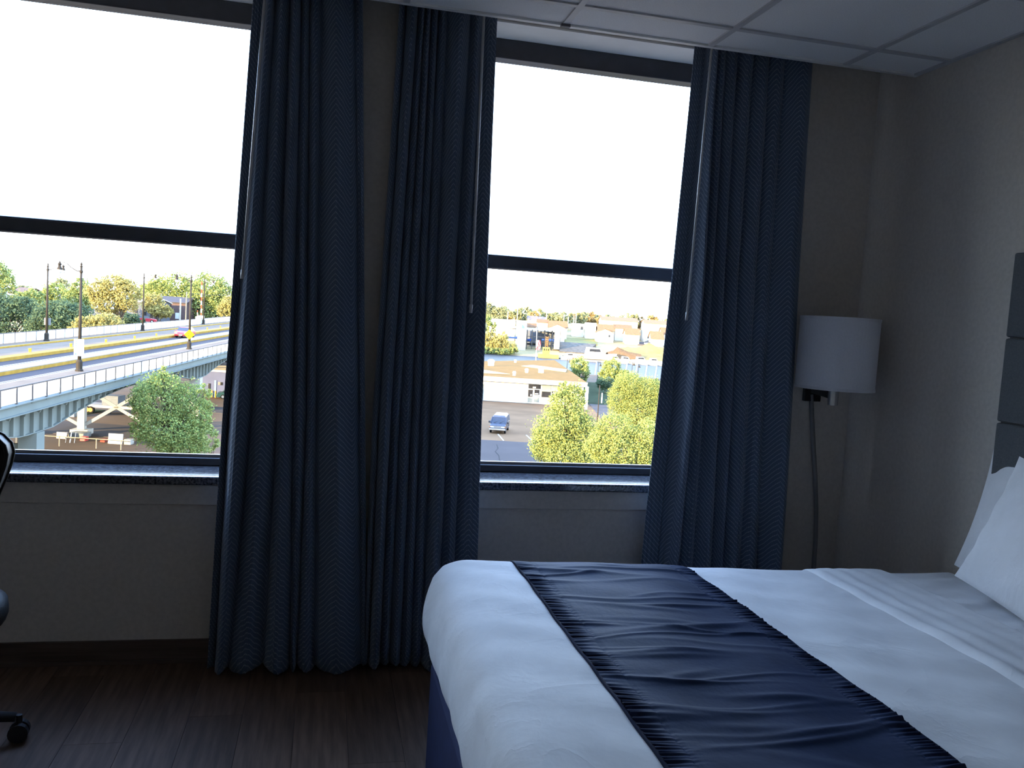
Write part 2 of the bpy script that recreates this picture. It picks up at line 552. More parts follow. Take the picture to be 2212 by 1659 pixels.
curtain('dark navy chevron curtain between the dark wall strip and the right window',
        [(862,806,786), (876,818,797), (903,845,822), (918,865,842), (932,890,866), (948,908,889), (968,930,911), (1020,968,946), (1046,997,976), (1074,1037,1022)],
        (60, 900, 1400), [0.04, 0.08, 0.05, 0.055, 0.05, 0.05, 0.09, 0.06, 0.06], wand=((1045, 46), (1017, 674)), seed=2, kinds={8: 'end'})
curtain('navy chevron curtain at the right side of the right window beside the wall lamp',
        [(1506,1455,1385), (1534,1488,1428), (1556,1523,1466), (1578,1545,1501), (1603,1570,1540), (1640,1600,1560), (1674,1642,1602), (1709,1673,1638), (1769,1736,1690)],
        (110, 600, 1217), [0.022, 0.100, 0.05, 0.06, 0.065, 0.05, 0.04, 0.085], wand=((1537, 108), (1483, 690)), seed=3, kinds={0: 'start'})
for nm, a, b, lab in (('curtain_track', XL+0.1, 0.20, 'curtain track in the ceiling pocket over the left window'), ('curtain_track', 0.24, 2.12, 'curtain track in the ceiling pocket over the right window')):
    tag(MB().box((a, 3.36, ZT-0.20), (b, 3.40, ZT-0.002)).build(nm, GRIDBAR, None), lab, 'track')

# ------------------------------------------------------------------ bed
BT = 0.624
bed = thing('bed', (1.35, 1.75, 0), 'hotel bed with white bedding, navy base and charcoal panelled headboard at right', 'bed')
MB().box((0.372, 0.90, 0.0), (2.345, 2.60, 0.36)).build('bed_skirt', NAVY_SKIRT, bed, bevel=0.012)
MB().box((0.43, 0.86, 0.362), (2.345, 2.64, 0.590)).build('mattress', WHITE_COTTON, bed, bevel=0.05, segs=4)
hb = MB().box((2.37, 0.72, 0.25), (XR-0.004, 2.545, CZ+0.338)).build('headboard', mat('headboard_backing', (0.03, 0.03, 0.032)), bed)
zt = CZ+0.34
while zt > 0.3:
    MB().box((2.352, 0.72, max(zt-0.299, 0.25)), (2.392, 2.548, zt-0.002)).build('headboard_panel', HEADBOARD, hb, bevel=0.008, segs=3)
    zt -= 0.3015

PROF = [(0, 0), (0.05, 0.002), (0.088, 0.010), (0.116, 0.027), (0.135, 0.056), (0.144, 0.095), (0.149, 0.135), (0.150, 0.17), (0.149, 0.200), (0.144, 0.228), (0.133, 0.255), (0.120, 0.272)]
PD = [0.0]
for a, b in zip(PROF[:-1], PROF[1:]): PD.append(PD[-1]+math.hypot(b[0]-a[0], b[1]-a[1]))
def prof(d):
    d = min(max(d, 0), PD[-1])
    for i in range(len(PD)-1):
        if d <= PD[i+1]+1e-9:
            t = (d-PD[i])/(PD[i+1]-PD[i])
            return (PROF[i][0]+(PROF[i+1][0]-PROF[i][0])*t, PROF[i][1]+(PROF[i+1][1]-PROF[i][1])*t)
BX0, BY1, BY0 = 0.512, 2.605, 0.90              # inner rectangle of the flat top: foot, far side, near side
def wrinkle(x, y):
    return 0.0030*math.sin(7*x+3*y+1.3*math.sin(4*y))+0.0022*math.sin(17*x-9*y+2*math.sin(5*x))+0.0016*math.sin(31*y+12*x)
def cover_point(x, y, off=0.0, wr=True):
    p = cover_point0(x, y, off, wr)
    q = min(max((1.75-x)/1.25, 0), 1)
    p.z += 0.026*q; p.y += 0.060*q*min(max((p.y-0.9)/1.7, 0), 1)
    return p
def cover_point0(x, y, off=0.0, wr=True):
    """point on the bed cover over plan position (x, y) in unrolled cloth coordinates"""
    ua = max(BX0-x, 0); ub = y-BY1 if y > BY1 else (y-BY0 if y < BY0 else 0)
    d = max(ua, abs(ub))
    X, Y = max(x, BX0), min(max(y, BY0), BY1)
    dz = wrinkle(x, y)*1.0 if wr else 0
    crown = 0.006*math.sin(PI*min(max((y-BY0)/(BY1-BY0), 0), 1))
    if d == 0: return Vector((X, Y, BT+dz+off+crown))
    hx, hy = -ua/math.hypot(ua, ub), ub/math.hypot(ua, ub)
    h, v = prof(d)
    nrm = min(h/0.16, 1)
    h2 = h+off*nrm+dz*1.5*nrm
    return Vector((X+hx*h2, Y+hy*h2, BT-v+(off+dz)*(1-nrm)+crown))
def frange(a, b, n): return [a+(b-a)*i/n for i in range(n+1)]
xs_c = frange(BX0-PD[-1], BX0, 22)[:-1]+frange(BX0, 1.775, 60)
ys_c = frange(BY0-PD[-1], BY0, 18)[:-1]+frange(BY0, BY1, 80)[:-1]+frange(BY1, BY1+PD[-1], 22)
cov = MB().grid([[cover_point(x, y) for y in ys_c] for x in xs_c]).build('coverlet', WHITE_COTTON, None, smooth=True, origin=(1.1, 1.75, BT))
tag(cov, 'white cotton coverlet tucked over the foot of the bed under the navy runner', 'bedspread')
so = cov.modifiers.new('thick', 'SOLIDIFY'); so.thickness = 0.008; so.offset = -1

# turned-down sheet band at the head of the coverlet: folded, with a raised hem
def band_pt(x, y, off):
    p = cover_point(x, y, off)
    return p
rows_b = []
xb = frange(1.728, 2.045, 40)
for x in xb:
    t = (x-1.728)/(2.045-1.728)
    row = []
    for y in ys_c:
        puff = 0.016*math.sin(PI*min(1, t*8)/2)*(1-0.55*t) if t < 0.95 else 0.016*0.47*(1-t)/0.05
        puff += 0.0035*math.sin(2*PI*(t*4.2)+0.9*math.sin(3*y))*(1-t)
        row.append(band_pt(x, y, puff+0.002))
    rows_b.append(row)
bnd = MB().grid(rows_b).build('turned_down_sheet', WHITE_COTTON, None, smooth=True, origin=(1.88, 1.75, BT))
tag(bnd, 'white sheet turned down across the bed in front of the pillows', 'sheet')
so = bnd.modifiers.new('thick', 'SOLIDIFY'); so.thickness = 0.004; so.offset = -1
# fitted sheet, creased, from the fold to the headboard
rows_s = []
ys_s = [y for y in frange(0.88, BY1, 150)]+frange(BY1, BY1+0.22, 16)[1:]
for x in frange(1.99, 2.343, 40):
    row = []
    for y in ys_s:
        c_ = 0.0035*math.sin(30*y+6*math.sin(5*x))*math.exp(-abs(y-2.4)*1.1)+0.002*math.sin(61*y-22*x+2*math.sin(9*x))+0.002*math.sin(13*x+4*y)
        row.append(cover_point(x, y, -0.004+c_, wr=False))
    rows_s.append(row)
fs = MB().grid(rows_s).build('fitted_sheet', WHITE_COTTON, bed, smooth=True)

# navy runner
RX0, RX1 = 0.648, 1.258
def ruche(x, y, rng=random.Random(5)):
    pass
rr = random.Random(5)
folds = []
for k in range(64):
    folds.append((rr.uniform(BY0-0.2, BY1+0.25), rr.uniform(0, 1), rr.uniform(0.12, 0.5), rr.uniform(0.002, 0.0065), rr.uniform(0.007, 0.018), rr.uniform(-0.16, 0.16)))
def runner_h(x, y):
    t = (x-RX0)/(RX1-RX0)
    h = 0.0
    for (fy, ft, fw_, fa, fs_, sk) in folds:
        dy = y-fy-sk*(t-0.5)-0.012*math.sin(7*t+fy*9)
        if abs(dy) < fs_*4:
            h += fa*math.exp(-(dy/fs_)**2)*math.exp(-((t-ft)/fw_)**2)
    edge = min(t, 1-t)
    g = math.exp(-(edge/0.075)**2)
    h += g*0.0021*(math.sin(y*430+5*math.sin(y*31)+6*edge)+0.7*math.sin(y*283+2+3*math.sin(y*17)-9*edge))
    s = abs(edge-0.095)
    h -= 0.0022*math.exp(-(s/0.006)**2)
    return h+0.0145
xs_r = frange(RX0, RX0+0.075, 10)[:-1]+frange(RX0+0.075, RX1-0.075, 30)[:-1]+frange(RX1-0.075, RX1, 10)
ys_r = frange(BY0-0.20, BY0, 24)[:-1]+frange(BY0, BY1, 760)[:-1]+frange(BY1, BY1+0.26, 60)
run = thing('bed_runner', (0.965, 1.75, BT), 'navy ruched satin runner laid across the foot of the bed', 'bed runner')
MB().grid([[cover_point(x, y, runner_h(x, y)) for y in ys_r] for x in xs_r]).build('runner_cloth', NAVY_SATIN, run, smooth=True)
for x in (RX0, RX1):
    MB().tube([cover_point(x, y, 0.011) for y in ys_r[::8]], 0.0048, 8).build('piping', mat('dark_navy_cord', (0.008, 0.012, 0.035), rough=0.8, spec=0.1), run, smooth=True)
for x in (RX0+0.058, RX1-0.058):
    MB().tube([cover_point(x, y, runner_h(x, y)-0.0006) for y in ys_r[::4]], 0.0018, 5).build('stitching', mat('navy_thread', (0.03, 0.048, 0.105), rough=0.95, spec=0.02), run, smooth=True)

# pillows leaning on the headboard
def pillow_mesh(w, h, t, seed):
    rng = random.Random(seed)
    a1, a2, a3 = rng.uniform(0, 6), rng.uniform(0, 6), rng.uniform(0, 6)
    n = 40
    m = MB()
    for side in (1, -1):
        P = []
        for i in range(n+1):
            v = -1+2*i/n
            row = []
            for j in range(n+1):
                u = -1+2*j/n
                su = 1-0.055*(1-v*v)*(abs(u)**3); sv = 1-0.055*(1-u*u)*(abs(v)**3)
                e = max(0.0, (1-abs(u)**2.4))*max(0.0, (1-abs(v)**2.4))
                z = t/2*(e**0.55)
                edge = 1-max(abs(u), abs(v))
                z += 0.006*math.exp(-(edge/0.16)**2)*math.sin(14*(u+v)+a1)*(edge > 0.001)*e**0.3
                z += 0.004*math.sin(5*u+3*v+a2)*e+0.003*math.sin(9*v-7*u+a3)*e
                row.append((u*w/2*su, v*h/2*sv, side*z+0.0015*side))
            P.append(row)
        if side < 0: P = [r[::-1] for r in P]
        m.grid(P)
    return m
def place_pillow(label, M, w, h, t, seed):
    root_loc = M @ Vector((0, 0, 0))
    mb = pillow_mesh(w, h, t, seed)
    o = mb.build('pillow', WHITE_COTTON, None, smooth=True, origin=(0, 0, 0))
    o.matrix_world = M
    return tag(o, label, 'pillow')
def basis(ux, vx, c):
    ux, vx = Vector(ux).normalized(), Vector(vx)
    nx = ux.cross(vx).normalized()
    return Matrix(((ux.x, vx.x, nx.x, c[0]), (ux.y, vx.y, nx.y, c[1]), (ux.z, vx.z, nx.z, c[2]), (0, 0, 0, 1)))
place_pillow('white pillow standing against the charcoal headboard, behind the front pillow', basis((0, -1, 0.0), (0.05, -0.22, 1), (2.312, 2.235, 0.850)), 0.74, 0.45, 0.06, 1)
place_pillow('white pillow leaning in front of the other pillow at the right edge', basis((0.0, -1, 0.0), (0.20, -0.30, 1), (2.205, 2.070, 0.846)), 0.74, 0.44, 0.11, 2)

# ------------------------------------------------------------------ wall lamp
LX, LY = 2.158, 3.25
lamp = thing('wall_lamp', (LX, LY, CZ-0.26), 'wall lamp with white drum shade and dark arm in the corner right of the curtains', 'lamp')
ztop, zbot, R = CZ+0.088, CZ-0.222, 0.164
MB().lathe([(R-0.004, ztop-0.002), (R-0.004, zbot+0.002), (R, zbot), (R, ztop), (R-0.004, ztop)], (LX, LY, 0), 64).build('lamp_shade', SHADE, lamp, smooth=False)
for z in (ztop-0.006, zbot+0.006):
    MB().lathe([(R+0.0005, z-0.006), (R+0.002, z-0.006), (R+0.002, z+0.006), (R+0.0005, z+0.006)], (LX, LY, 0), 64).build('shade_trim', mat('shade_trim_cloth', (0.58, 0.58, 0.62)), lamp)
sp_ = MB()
for k in range(3):
    a = k*2*PI/3
    sp_.tube([(LX, LY, zbot+0.03), (LX+(R-0.004)*math.cos(a), LY+(R-0.004)*math.sin(a), zbot+0.012)], 0.002, 5)
sp_.build('shade_spider', BLACK_METAL, lamp)
MB().lathe([(0.0, CZ-0.292), (0.022, CZ-0.292), (0.022, CZ-0.225), (0.014, CZ-0.21), (0.014, CZ-0.17), (0.0, CZ-0.17)], (LX, LY, 0), 24).build('socket', CHROME, lamp, smooth=False)
MB().lathe([(0.0, 0.0), (0.018, 0.01), (0.030, 0.04), (0.026, 0.075), (0.012, 0.10), (0.0, 0.105)], (LX, LY, CZ-0.17), 16).build('bulb', mat('frosted_bulb', (0.75, 0.75, 0.75), rough=0.3), lamp, smooth=True)
MB().bar((LX, LY+0.01, CZ-0.250), (2.205, YW-0.02, CZ-0.242), 0.018, 0.034).build('arm', BLACK_METAL, lamp, bevel=0.002)
MB().box((2.165, YW-0.022, CZ-0.30), (2.250, YW-0.0005, CZ-0.185)).build('wall_plate', BLACK_METAL, lamp, bevel=0.003)
cord_px = [(1752, 852), (1754, 900), (1757, 960), (1761, 1030), (1763, 1100), (1762, 1160), (1758, 1228)]
cp = [on_y(px, py, YW-0.014) for px, py in cord_px]
cp.append(Vector((cp[-1].x-0.012, YW-0.016, 0.15)))
MB().tube(cp, 0.0105, 10).build('cord_cover', mat('grey_cord_cover', (0.20, 0.19, 0.19), rough=0.35), lamp, smooth=True)

# ------------------------------------------------------------------ desk chair at the left edge
CX, CY = -1.275, 2.86
ch = thing('desk_chair', (CX, CY, 0), 'black swivel desk chair at the left edge before the window, its back to the viewer', 'chair')
# back: a slab with rounded shoulders that narrows downwards, gently curved
half = [(0.0, 1.045), (0.10, 1.043), (0.165, 1.033), (0.202, 1.015), (0.224, 0.992), (0.230, 0.965), (0.223, 0.93), (0.206, 0.88), (0.185, 0.83), (0.16, 0.76), (0.14, 0.68), (0.13, 0.62), (0.0, 0.615)]
outline = half+[(-x, z) for x, z in half[-2:0:-1]]
BCX, BCY = -1.160, 2.80
def bpnt(x, z, d, k=1.0):
    return (BCX+x*k, BCY-0.35*x*x+d-0.10*(z-0.98), 0.83+(z-0.83)*k)
n = len(outline)
m = MB()
for d, sgn in ((0.0, 1), (0.055, -1)):
    rings = [[bpnt(x, z, d+(-0.012 if sgn > 0 else 0.012)*(1-k*k), k) for x, z in outline] for k in (1.0, 0.92, 0.7, 0.4, 0.02)]
    for r in rings: r.append(r[0])
    m.grid(rings if sgn < 0 else [r[::-1] for r in rings])
m.build('backrest', CHAIR_LEATHER, ch, smooth=True)
e0 = [bpnt(x, z, 0.0) for x, z in outline]; e1 = [bpnt(x, z, 0.055) for x, z in outline]
e0.append(e0[0]); e1.append(e1[0])
MB().grid([e0, e1]).build('edge_band', CHAIR_RIM, ch, smooth=True)
MB().tube(e0, 0.006, 6, cap=False).tube(e1, 0.006, 6, cap=False).build('piping', CHAIR_LEATHER, ch, smooth=True)
MB().lathe([(0.0, 0.37), (0.230, 0.37), (0.250, 0.385), (0.258, 0.41), (0.254, 0.445), (0.230, 0.462), (0.12, 0.470), (0.0, 0.472)], (CX+0.062, CY, 0.020), 32).build('seat', CHAIR_LEATHER, ch, smooth=True)
MB().bar((BCX-0.04, BCY+0.09, 0.70), (CX+0.05, CY-0.02, 0.392), 0.06, 0.014, (0, 1, 0.6)).build('back_bracket', CHAIR_BASE, ch)
MB().tube([(CX, CY, 0.10), (CX, CY, 0.397)], 0.028, 16).build('gas_column', CHAIR_BASE, ch, smooth=True)
MB().lathe([(0.0, 0.075), (0.045, 0.075), (0.05, 0.09), (0.045, 0.13), (0.0, 0.135)], (CX, CY, 0), 20).build('hub', CHAIR_BASE, ch, smooth=True)
for k in range(5):
    a = math.radians(8+72*k); c, s = math.cos(a), math.sin(a)
    MB().tube([(CX+0.03*c, CY+0.03*s, 0.112), (CX+0.2*c, CY+0.2*s, 0.098), (CX+0.345*c, CY+0.345*s, 0.078)], [0.026, 0.022, 0.016], 8).build('base_leg', CHAIR_BASE, ch, smooth=True)
    w = MB()
    px_, py_ = CX+0.355*c, CY+0.355*s
    for sd in (-1, 1):
        t = Vector((-s, c, 0)); c0 = Vector((px_, py_, 0.030))
        w.tube([c0+t*sd*0.006, c0+t*sd*0.026], 0.030, 16)
    w.tube([(px_, py_, 0.035), (px_, py_, 0.085)], 0.010, 8)
    w.build('caster', CHAIR_BASE, ch)
# ================================================================== OUTSIDE
ALB = 0.50
G = CZ-14.6                                     # street level, four floors down
ASPHALT = mat('weathered_asphalt', (0.14, 0.12, 0.11), var=0.10, scale=0.35, rough=0.9)
ASPHALT_SHADE = mat('shaded_asphalt', (0.135, 0.108, 0.097), var=0.06, scale=0.2, rough=0.9)  # drive asphalt, its darker tone also carries the hotel's shadow
CONC = mat('pale_concrete_paving', (0.31, 0.18, 0.095), var=0.12, scale=0.25, rough=0.9)
DIRT = mat('sandy_ground', (0.25, 0.17, 0.11), var=0.25, scale=0.12, rough=0.95, col2=(0.17, 0.13, 0.10))
GRASS = mat('lawn_green', (0.050, 0.066, 0.030), var=0.3, scale=0.6, rough=0.95)
SAND = mat('yellow_sand', (0.40, 0.27, 0.10), var=0.15, scale=0.3, rough=0.95)
PAINT = mat('white_road_paint', (0.70, 0.70, 0.68), var=0.05, scale=2, rough=0.7)
YELLOW = mat('yellow_kerb_paint', (0.50, 0.30, 0.055), var=0.12, scale=1.5, rough=0.7)
KERB = mat('pale_kerb_concrete', (0.42, 0.36, 0.28), var=0.08, scale=1.5, rough=0.85)
ROAD = mat('bridge_road_asphalt', (0.115, 0.095, 0.095), var=0.12, scale=0.25, rough=0.9, stretch=(1, 0.15, 1))
WALKWAY = mat('walkway_concrete', (0.27, 0.20, 0.145), var=0.08, scale=0.5, rough=0.9)
STEEL = mat('shaded_bridge_paint', (0.25, 0.28, 0.255), var=0.06, scale=0.7, rough=0.6)  # bridge paint with the shade put into its colour
STEEL_LIT = mat('sunlit_bridge_paint', (0.62, 0.60, 0.54), var=0.05, scale=0.7, rough=0.6)  # same bridge paint with sunlight put into its colour
RAILW = mat('white_rail_paint', (1.45, 1.42, 1.3), var=0.03, scale=3, rough=0.5)
RAILG = mat('grey_rail_paint', (0.15, 0.13, 0.12), var=0.05, scale=3, rough=0.5)
POLE = mat('brown_bronze_pole', (0.060, 0.050, 0.040), var=0.1, scale=2, rough=0.5)
GLOBE = mat('milky_globe', (0.80, 0.80, 0.76), var=0.02, scale=3, rough=0.3)
SIGNW = mat('white_sign_face', (0.85, 0.86, 0.88), var=0.02, scale=3, rough=0.5)
SIGNG = mat('grey_sign_back', (0.30, 0.30, 0.30), var=0.05, scale=3, rough=0.5)
SIGNY = mat('yellow_sign_face', (0.85, 0.62, 0.02), var=0.03, scale=3, rough=0.5)
INK = mat('dark_sign_ink', (0.03, 0.03, 0.03), var=0.05, scale=3)
INKB = mat('blue_sign_ink', (0.05, 0.20, 0.55), var=0.05, scale=3)
BARK = mat('grey_brown_bark', (0.16, 0.12, 0.085), var=0.25, scale=3, rough=0.9)
STUCCO = mat('white_stucco', (1.0, 0.92, 0.78), var=0.03, scale=0.6, rough=0.85)
ROOF_TAN = mat('tan_gravel_roof', (0.33, 0.175, 0.055), var=0.12, scale=0.8, rough=0.95)
ROOF_OR = mat('orange_brown_shingle', (0.30, 0.165, 0.088), var=0.1, scale=1.5, rough=0.95)
ROOF_LT = mat('light_tan_shingle', (0.33, 0.205, 0.12), var=0.1, scale=1.5, rough=0.95)
GLASS_DK = mat('dark_window_glass', (0.03, 0.03, 0.035), var=0.15, scale=0.8, rough=0.15)
BLIND = mat('grey_green_blind', (0.30, 0.32, 0.29), var=0.06, scale=2, rough=0.8)
WATER = mat('river_water', (0.026, 0.027, 0.031), var=0.12, scale=0.15, rough=0.5, spec=0.12, bump=0.4, bscale=0.9)
TYRE = mat('black_tyre', (0.02, 0.02, 0.022), var=0.1, scale=8, rough=0.8)
BOATW = mat('white_boat_hull', (0.82, 0.81, 0.78), var=0.03, scale=1, rough=0.35)
RUST = mat('brown_timber', (0.25, 0.14, 0.065), var=0.2, scale=2, rough=0.9)

# ---- ground
def poly_slab(name, pts, z0, z1, m):
    mb = MB(); n = len(pts)
    vs = [(p[0], p[1], z0) for p in pts]+[(p[0], p[1], z1) for p in pts]
    mb.add(vs, [tuple(range(n))[::-1], tuple(range(n, 2*n))]+[(i, (i+1) % n, (i+1) % n+n, i+n) for i in range(n)])
    return struct(mb.build(name, m))
def lf(lat, dep): 
    p = loc_frame(lat, dep, 0); return (p.x, p.y)
poly_slab('ground', [(-900, -200), (900, -200), lf(900, 236), lf(-40, 236), lf(-40, 420), lf(-900, 420)], G-0.6, G, DIRT)
poly_slab('far_ground', [lf(-1500, 420), lf(-40, 420), lf(-40, 345), lf(-34, 345), lf(-30, 700), lf(-1500, 900)], G-0.8, G-0.1, DIRT)
poly_slab('lake_water', [lf(-9000, 700), lf(-60, 700), lf(-60, 7000), lf(-9000, 7000)], G-1.2, G-0.9, mat('distant_lake', (0.22, 0.36, 0.50), var=0.05, scale=0.01, rough=0.4))
poly_slab('river', [lf(-48, 230), lf(800, 230), lf(800, 352), lf(-48, 352)], G-1.0, G-0.35, WATER)
poly_slab('asphalt_drive', [lf(-9, 40), lf(34, 40), lf(34, 99), lf(-9, 98.0)], G, G+0.05, ASPHALT_SHADE)  # edge towards the lot gives the hotel's shadow boundary by material
poly_slab('concrete_lot', [lf(-9, 98.05), lf(34, 99.05), lf(34, 143), lf(-9, 143)], G, G+0.045, CONC)
poly_slab('road_below', [lf(-60, 108), lf(-14, 106), lf(-14, 112), lf(-60, 114)], G, G+0.04, ASPHALT)
poly_slab('yard_drive', [lf(-60, 84), lf(-36, 84), lf(-36, 92), lf(-60, 93)], G, G+0.04, ASPHALT)
poly_slab('lawn', [lf(13, 150), lf(60, 150), lf(60, 205), lf(12, 205)], G, G+0.05, GRASS)
poly_slab('lawn_left', [lf(-62, 98), lf(-50, 97), lf(-50, 103), lf(-62, 105)], G, G+0.06, GRASS)
poly_slab('park_path', [lf(14, 128), lf(34, 128), lf(34, 149.8), lf(14, 149.8)], G, G+0.06, ASPHALT)
# painted bay lines of the lot
for lat in (-3.9, -1.0, 2.55):
    d0 = 99.6 if lat != -1.0 else 98.9
    a, b = loc_frame(lat+0.42, d0-0.4, G+0.05), loc_frame(lat-0.35, d0+4.8, G+0.05)
    MB().bar(a, b, 0.16, 0.02).build('bay_line', PAINT, bpy.data.objects['concrete_lot'])
# drive cracks
cr = [loc_frame(l, d, G+0.052) for l, d in ((-1.3, 95.0), (-1.1, 92.5), (-1.35, 90), (-0.9, 87.5), (-0.75, 84), (-0.4, 80))]
MB().tube(cr, 0.045, 4).build('crack_filler', mat('tar', (0.03, 0.03, 0.035)), bpy.data.objects['asphalt_drive'])

# ---- far bank: rising ground across the river
def bank_z(dep):
    pts = [(330, -15.6), (338, -14.7), (352, -13.2), (382, -9.2), (420, -6.8), (520, -5.0), (900, -3.5), (2500, 1)]
    for (a, za), (b, zb) in zip(pts[:-1], pts[1:]):
        if dep <= b: return CZ+za+(zb-za)*max(0, (dep-a))/(b-a)
    return CZ+pts[-1][1]
deps = [330, 338, 345, 352, 367, 382, 400, 420, 470, 520, 700, 900, 2500]
lats = [-130, -100, -70, -45]+[-20+i*20 for i in range(0, 26)]+[900, 1600]
struct(MB().grid([[tuple(loc_frame(la, d, G-0.2+(bank_z(d)-G+0.2)*min(1, max(0, (la+130)/75))+0.25*math.sin(la*0.3+d*0.1))) for la in lats] for d in deps]).build('far_bank', mat('dry_bank_grass', (0.50, 0.38, 0.18), var=0.3, scale=0.05, rough=0.95, col2=(0.36, 0.29, 0.16)), smooth=True))

# ---- foliage
def leaves(lobes, n, size, seed, flat=0.0):
    """lobes: (cx, cy, cz, rx, ry, rz) ; n leaf cards spread over clumps near the lobes' surfaces"""
    rng = np.random.default_rng(seed)
    vol = np.array([max(l[3]*l[4], l[3]*l[5], l[4]*l[5]) for l in lobes]); vol = vol/vol.sum()
    C = []
    for l, v in zip(lobes, vol):
        k = max(6, int(v*n/26))
        d = rng.normal(size=(k, 3)); d /= np.linalg.norm(d, axis=1)[:, None]
        r = rng.uniform(0.35, 1.0, k)**0.45
        cc = np.array(l[:3])+d*r[:, None]*np.array(l[3:])*0.92
        rad = np.full(k, min(l[3:])*0.24)*rng.uniform(0.6, 1.3, k)
        m = int(v*n/k)+1
        p = np.repeat(cc, m, 0)+rng.normal(size=(k*m, 3))*np.repeat(rad, m)[:, None]*0.55
        C.append(p)
    P = np.concatenate(C)[:int(n*1.1)]
    N = len(P)
    a = rng.normal(size=(N, 3)); a /= np.linalg.norm(a, axis=1)[:, None]
    b = np.cross(a, rng.normal(size=(N, 3))); b /= np.linalg.norm(b, axis=1)[:, None]
    s = size*rng.uniform(0.6, 1.4, N)[:, None]
    a, b = a*s, b*s*0.62
    V = np.stack([P-a, P+b, P+a, P-b], 1).reshape(-1, 3)
    return V, N
def foliage_mesh(name, V, N, m):
    me = bpy.data.meshes.new(name)
    me.vertices.add(4*N); me.vertices.foreach_set('co', V.astype(np.float32).ravel())
    me.loops.add(4*N); me.loops.foreach_set('vertex_index', np.arange(4*N, dtype=np.int32))
    me.polygons.add(N)
    me.polygons.foreach_set('loop_start', np.arange(0, 4*N, 4, dtype=np.int32))
    me.polygons.foreach_set('loop_total', np.full(N, 4, dtype=np.int32))
    me.materials.append(m); me.update(calc_edges=True)
    return me
LF_YG = leaf_mat('yellow_green_leaves', (0.14, 0.185, 0.06), (0.29, 0.29, 0.08))
LF_G = leaf_mat('green_leaves', (0.13, 0.18, 0.065), (0.29, 0.30, 0.095))
LF_NEAR = leaf_mat('blue_green_leaves', (0.105, 0.165, 0.06), (0.28, 0.30, 0.085))
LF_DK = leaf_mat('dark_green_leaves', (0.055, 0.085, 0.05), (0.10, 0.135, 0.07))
LF_GOLD = leaf_mat('golden_leaves', (0.21, 0.18, 0.06), (0.35, 0.30, 0.11))
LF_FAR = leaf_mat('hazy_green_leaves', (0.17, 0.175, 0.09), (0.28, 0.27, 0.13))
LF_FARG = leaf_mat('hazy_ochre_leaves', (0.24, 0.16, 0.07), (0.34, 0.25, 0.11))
TREE_N = [0]
def tree(name, label, cat, lobes_px, depth, n, leaf, m, base_z=None, trunk=0.16, group=None, ry=0.9, branches=4, seed=None):
    """lobes_px: (px, py, half width px, half height px, depth offset)"""
    TREE_N[0] += 1
    L = []
    for q in lobes_px:
        px, py, hw, hh = q[:4]; dd = q[4] if len(q) > 4 else 0
        c = at(px, py, depth+dd); k = (depth+dd)/F_
        L.append((c.x, c.y, c.z, hw*k, hw*k*ry, hh*k))
    big = max(L, key=lambda l: l[3]*l[5])
    bz = G if base_z is None else base_z
    bx = sum(l[0]*l[3] for l in L)/sum(l[3] for l in L); by = sum(l[1]*l[3] for l in L)/sum(l[3] for l in L)
    root = thing(name, (bx, by, bz), label, cat, group)
    if 110 < depth < 460: n, leaf = int(n*2.0), leaf*0.70
    V, N = leaves([(l[0]-bx, l[1]-by, l[2]-bz, l[3], l[4], l[5]) for l in L], n, leaf, seed or TREE_N[0]*13)
    fo = bpy.data.objects.new('foliage', foliage_mesh('foliage', V, N, m)); COL.objects.link(fo); fo.parent = root
    fo['kind'] = 'stuff'
    if trunk:
        mb = MB()
        top = big[2]+big[5]*0.3
        mid = Vector((bx+0.05*(big[0]-bx), by, bz+(top-bz)*0.45))
        mb.tube([(bx, by, bz-0.1), mid, (big[0], big[1], top)], [trunk, trunk*0.8, trunk*0.25], 8)
        rg = random.Random(TREE_N[0])
        for l in L:
            for _ in range(branches):
                e = Vector((l[0]+rg.uniform(-.6, .6)*l[3], l[1]+rg.uniform(-.6, .6)*l[4], l[2]+rg.uniform(-.3, .6)*l[5]))
                mb.tube([mid, (mid+e)/2+Vector((0, 0, 0.08*l[5])), e], [trunk*0.5, trunk*0.3, trunk*0.1], 6)
        mb.build('trunk', BARK, root, smooth=True)
    return root

# ---- the road bridge (local axis t along the deck, s across it)
B0 = Vector((-18.74, 71.09, 0)); BT_ = Vector((0.114263, 0.993450, 0)); BN = Vector((0.993450, -0.114263, 0))
def deck_z(p): return CZ-7.3+0.0126*p.y
def bp(t, s, dz=0.0):
    p = B0+BT_*t+BN*s
    return Vector((p.x, p.y, deck_z(p)+dz))
T0, T1 = -60.0, 300.0
bridge = thing('road_bridge', bp(0, -6, 0), 'long grey-blue steel girder road bridge with white railings seen through left window', 'bridge')
def deck_strip(name, s0, s1, z0, z1, m, t0=T0, t1=T1, n=1):
    mb = MB()
    for i in range(n):
        a, b = t0+(t1-t0)*i/n, t0+(t1-t0)*(i+1)/n
        mb.hexa([bp(a, s0, z0), bp(a, s1, z0), bp(b, s1, z0), bp(b, s0, z0), bp(a, s0, z1), bp(a, s1, z1), bp(b, s1, z1), bp(b, s0, z1)])
    return mb.build(name, m, bridge)
deck_strip('deck_slab', -15.6, 3.3, -0.55, -0.02, ROAD)
deck_strip('near_sidewalk', -0.6, 3.3, -0.02, 0.12, WALKWAY)
deck_strip('near_kerb_line', -0.85, -0.6, -0.02, 0.12, KERB)
deck_strip('median_side', -4.2, -3.4, -0.02, 0.24, YELLOW)
deck_strip('median_top', -4.95, -3.42, 0.24, 0.30, KERB)
deck_strip('far_kerb', -9.3, -8.3, -0.02, 0.27, YELLOW)
deck_strip('far_sidewalk', -12.9, -9.3, -0.02, 0.27, WALKWAY)
deck_strip('walkway_edge', -13.2, -12.9, -0.02, 0.42, YELLOW)
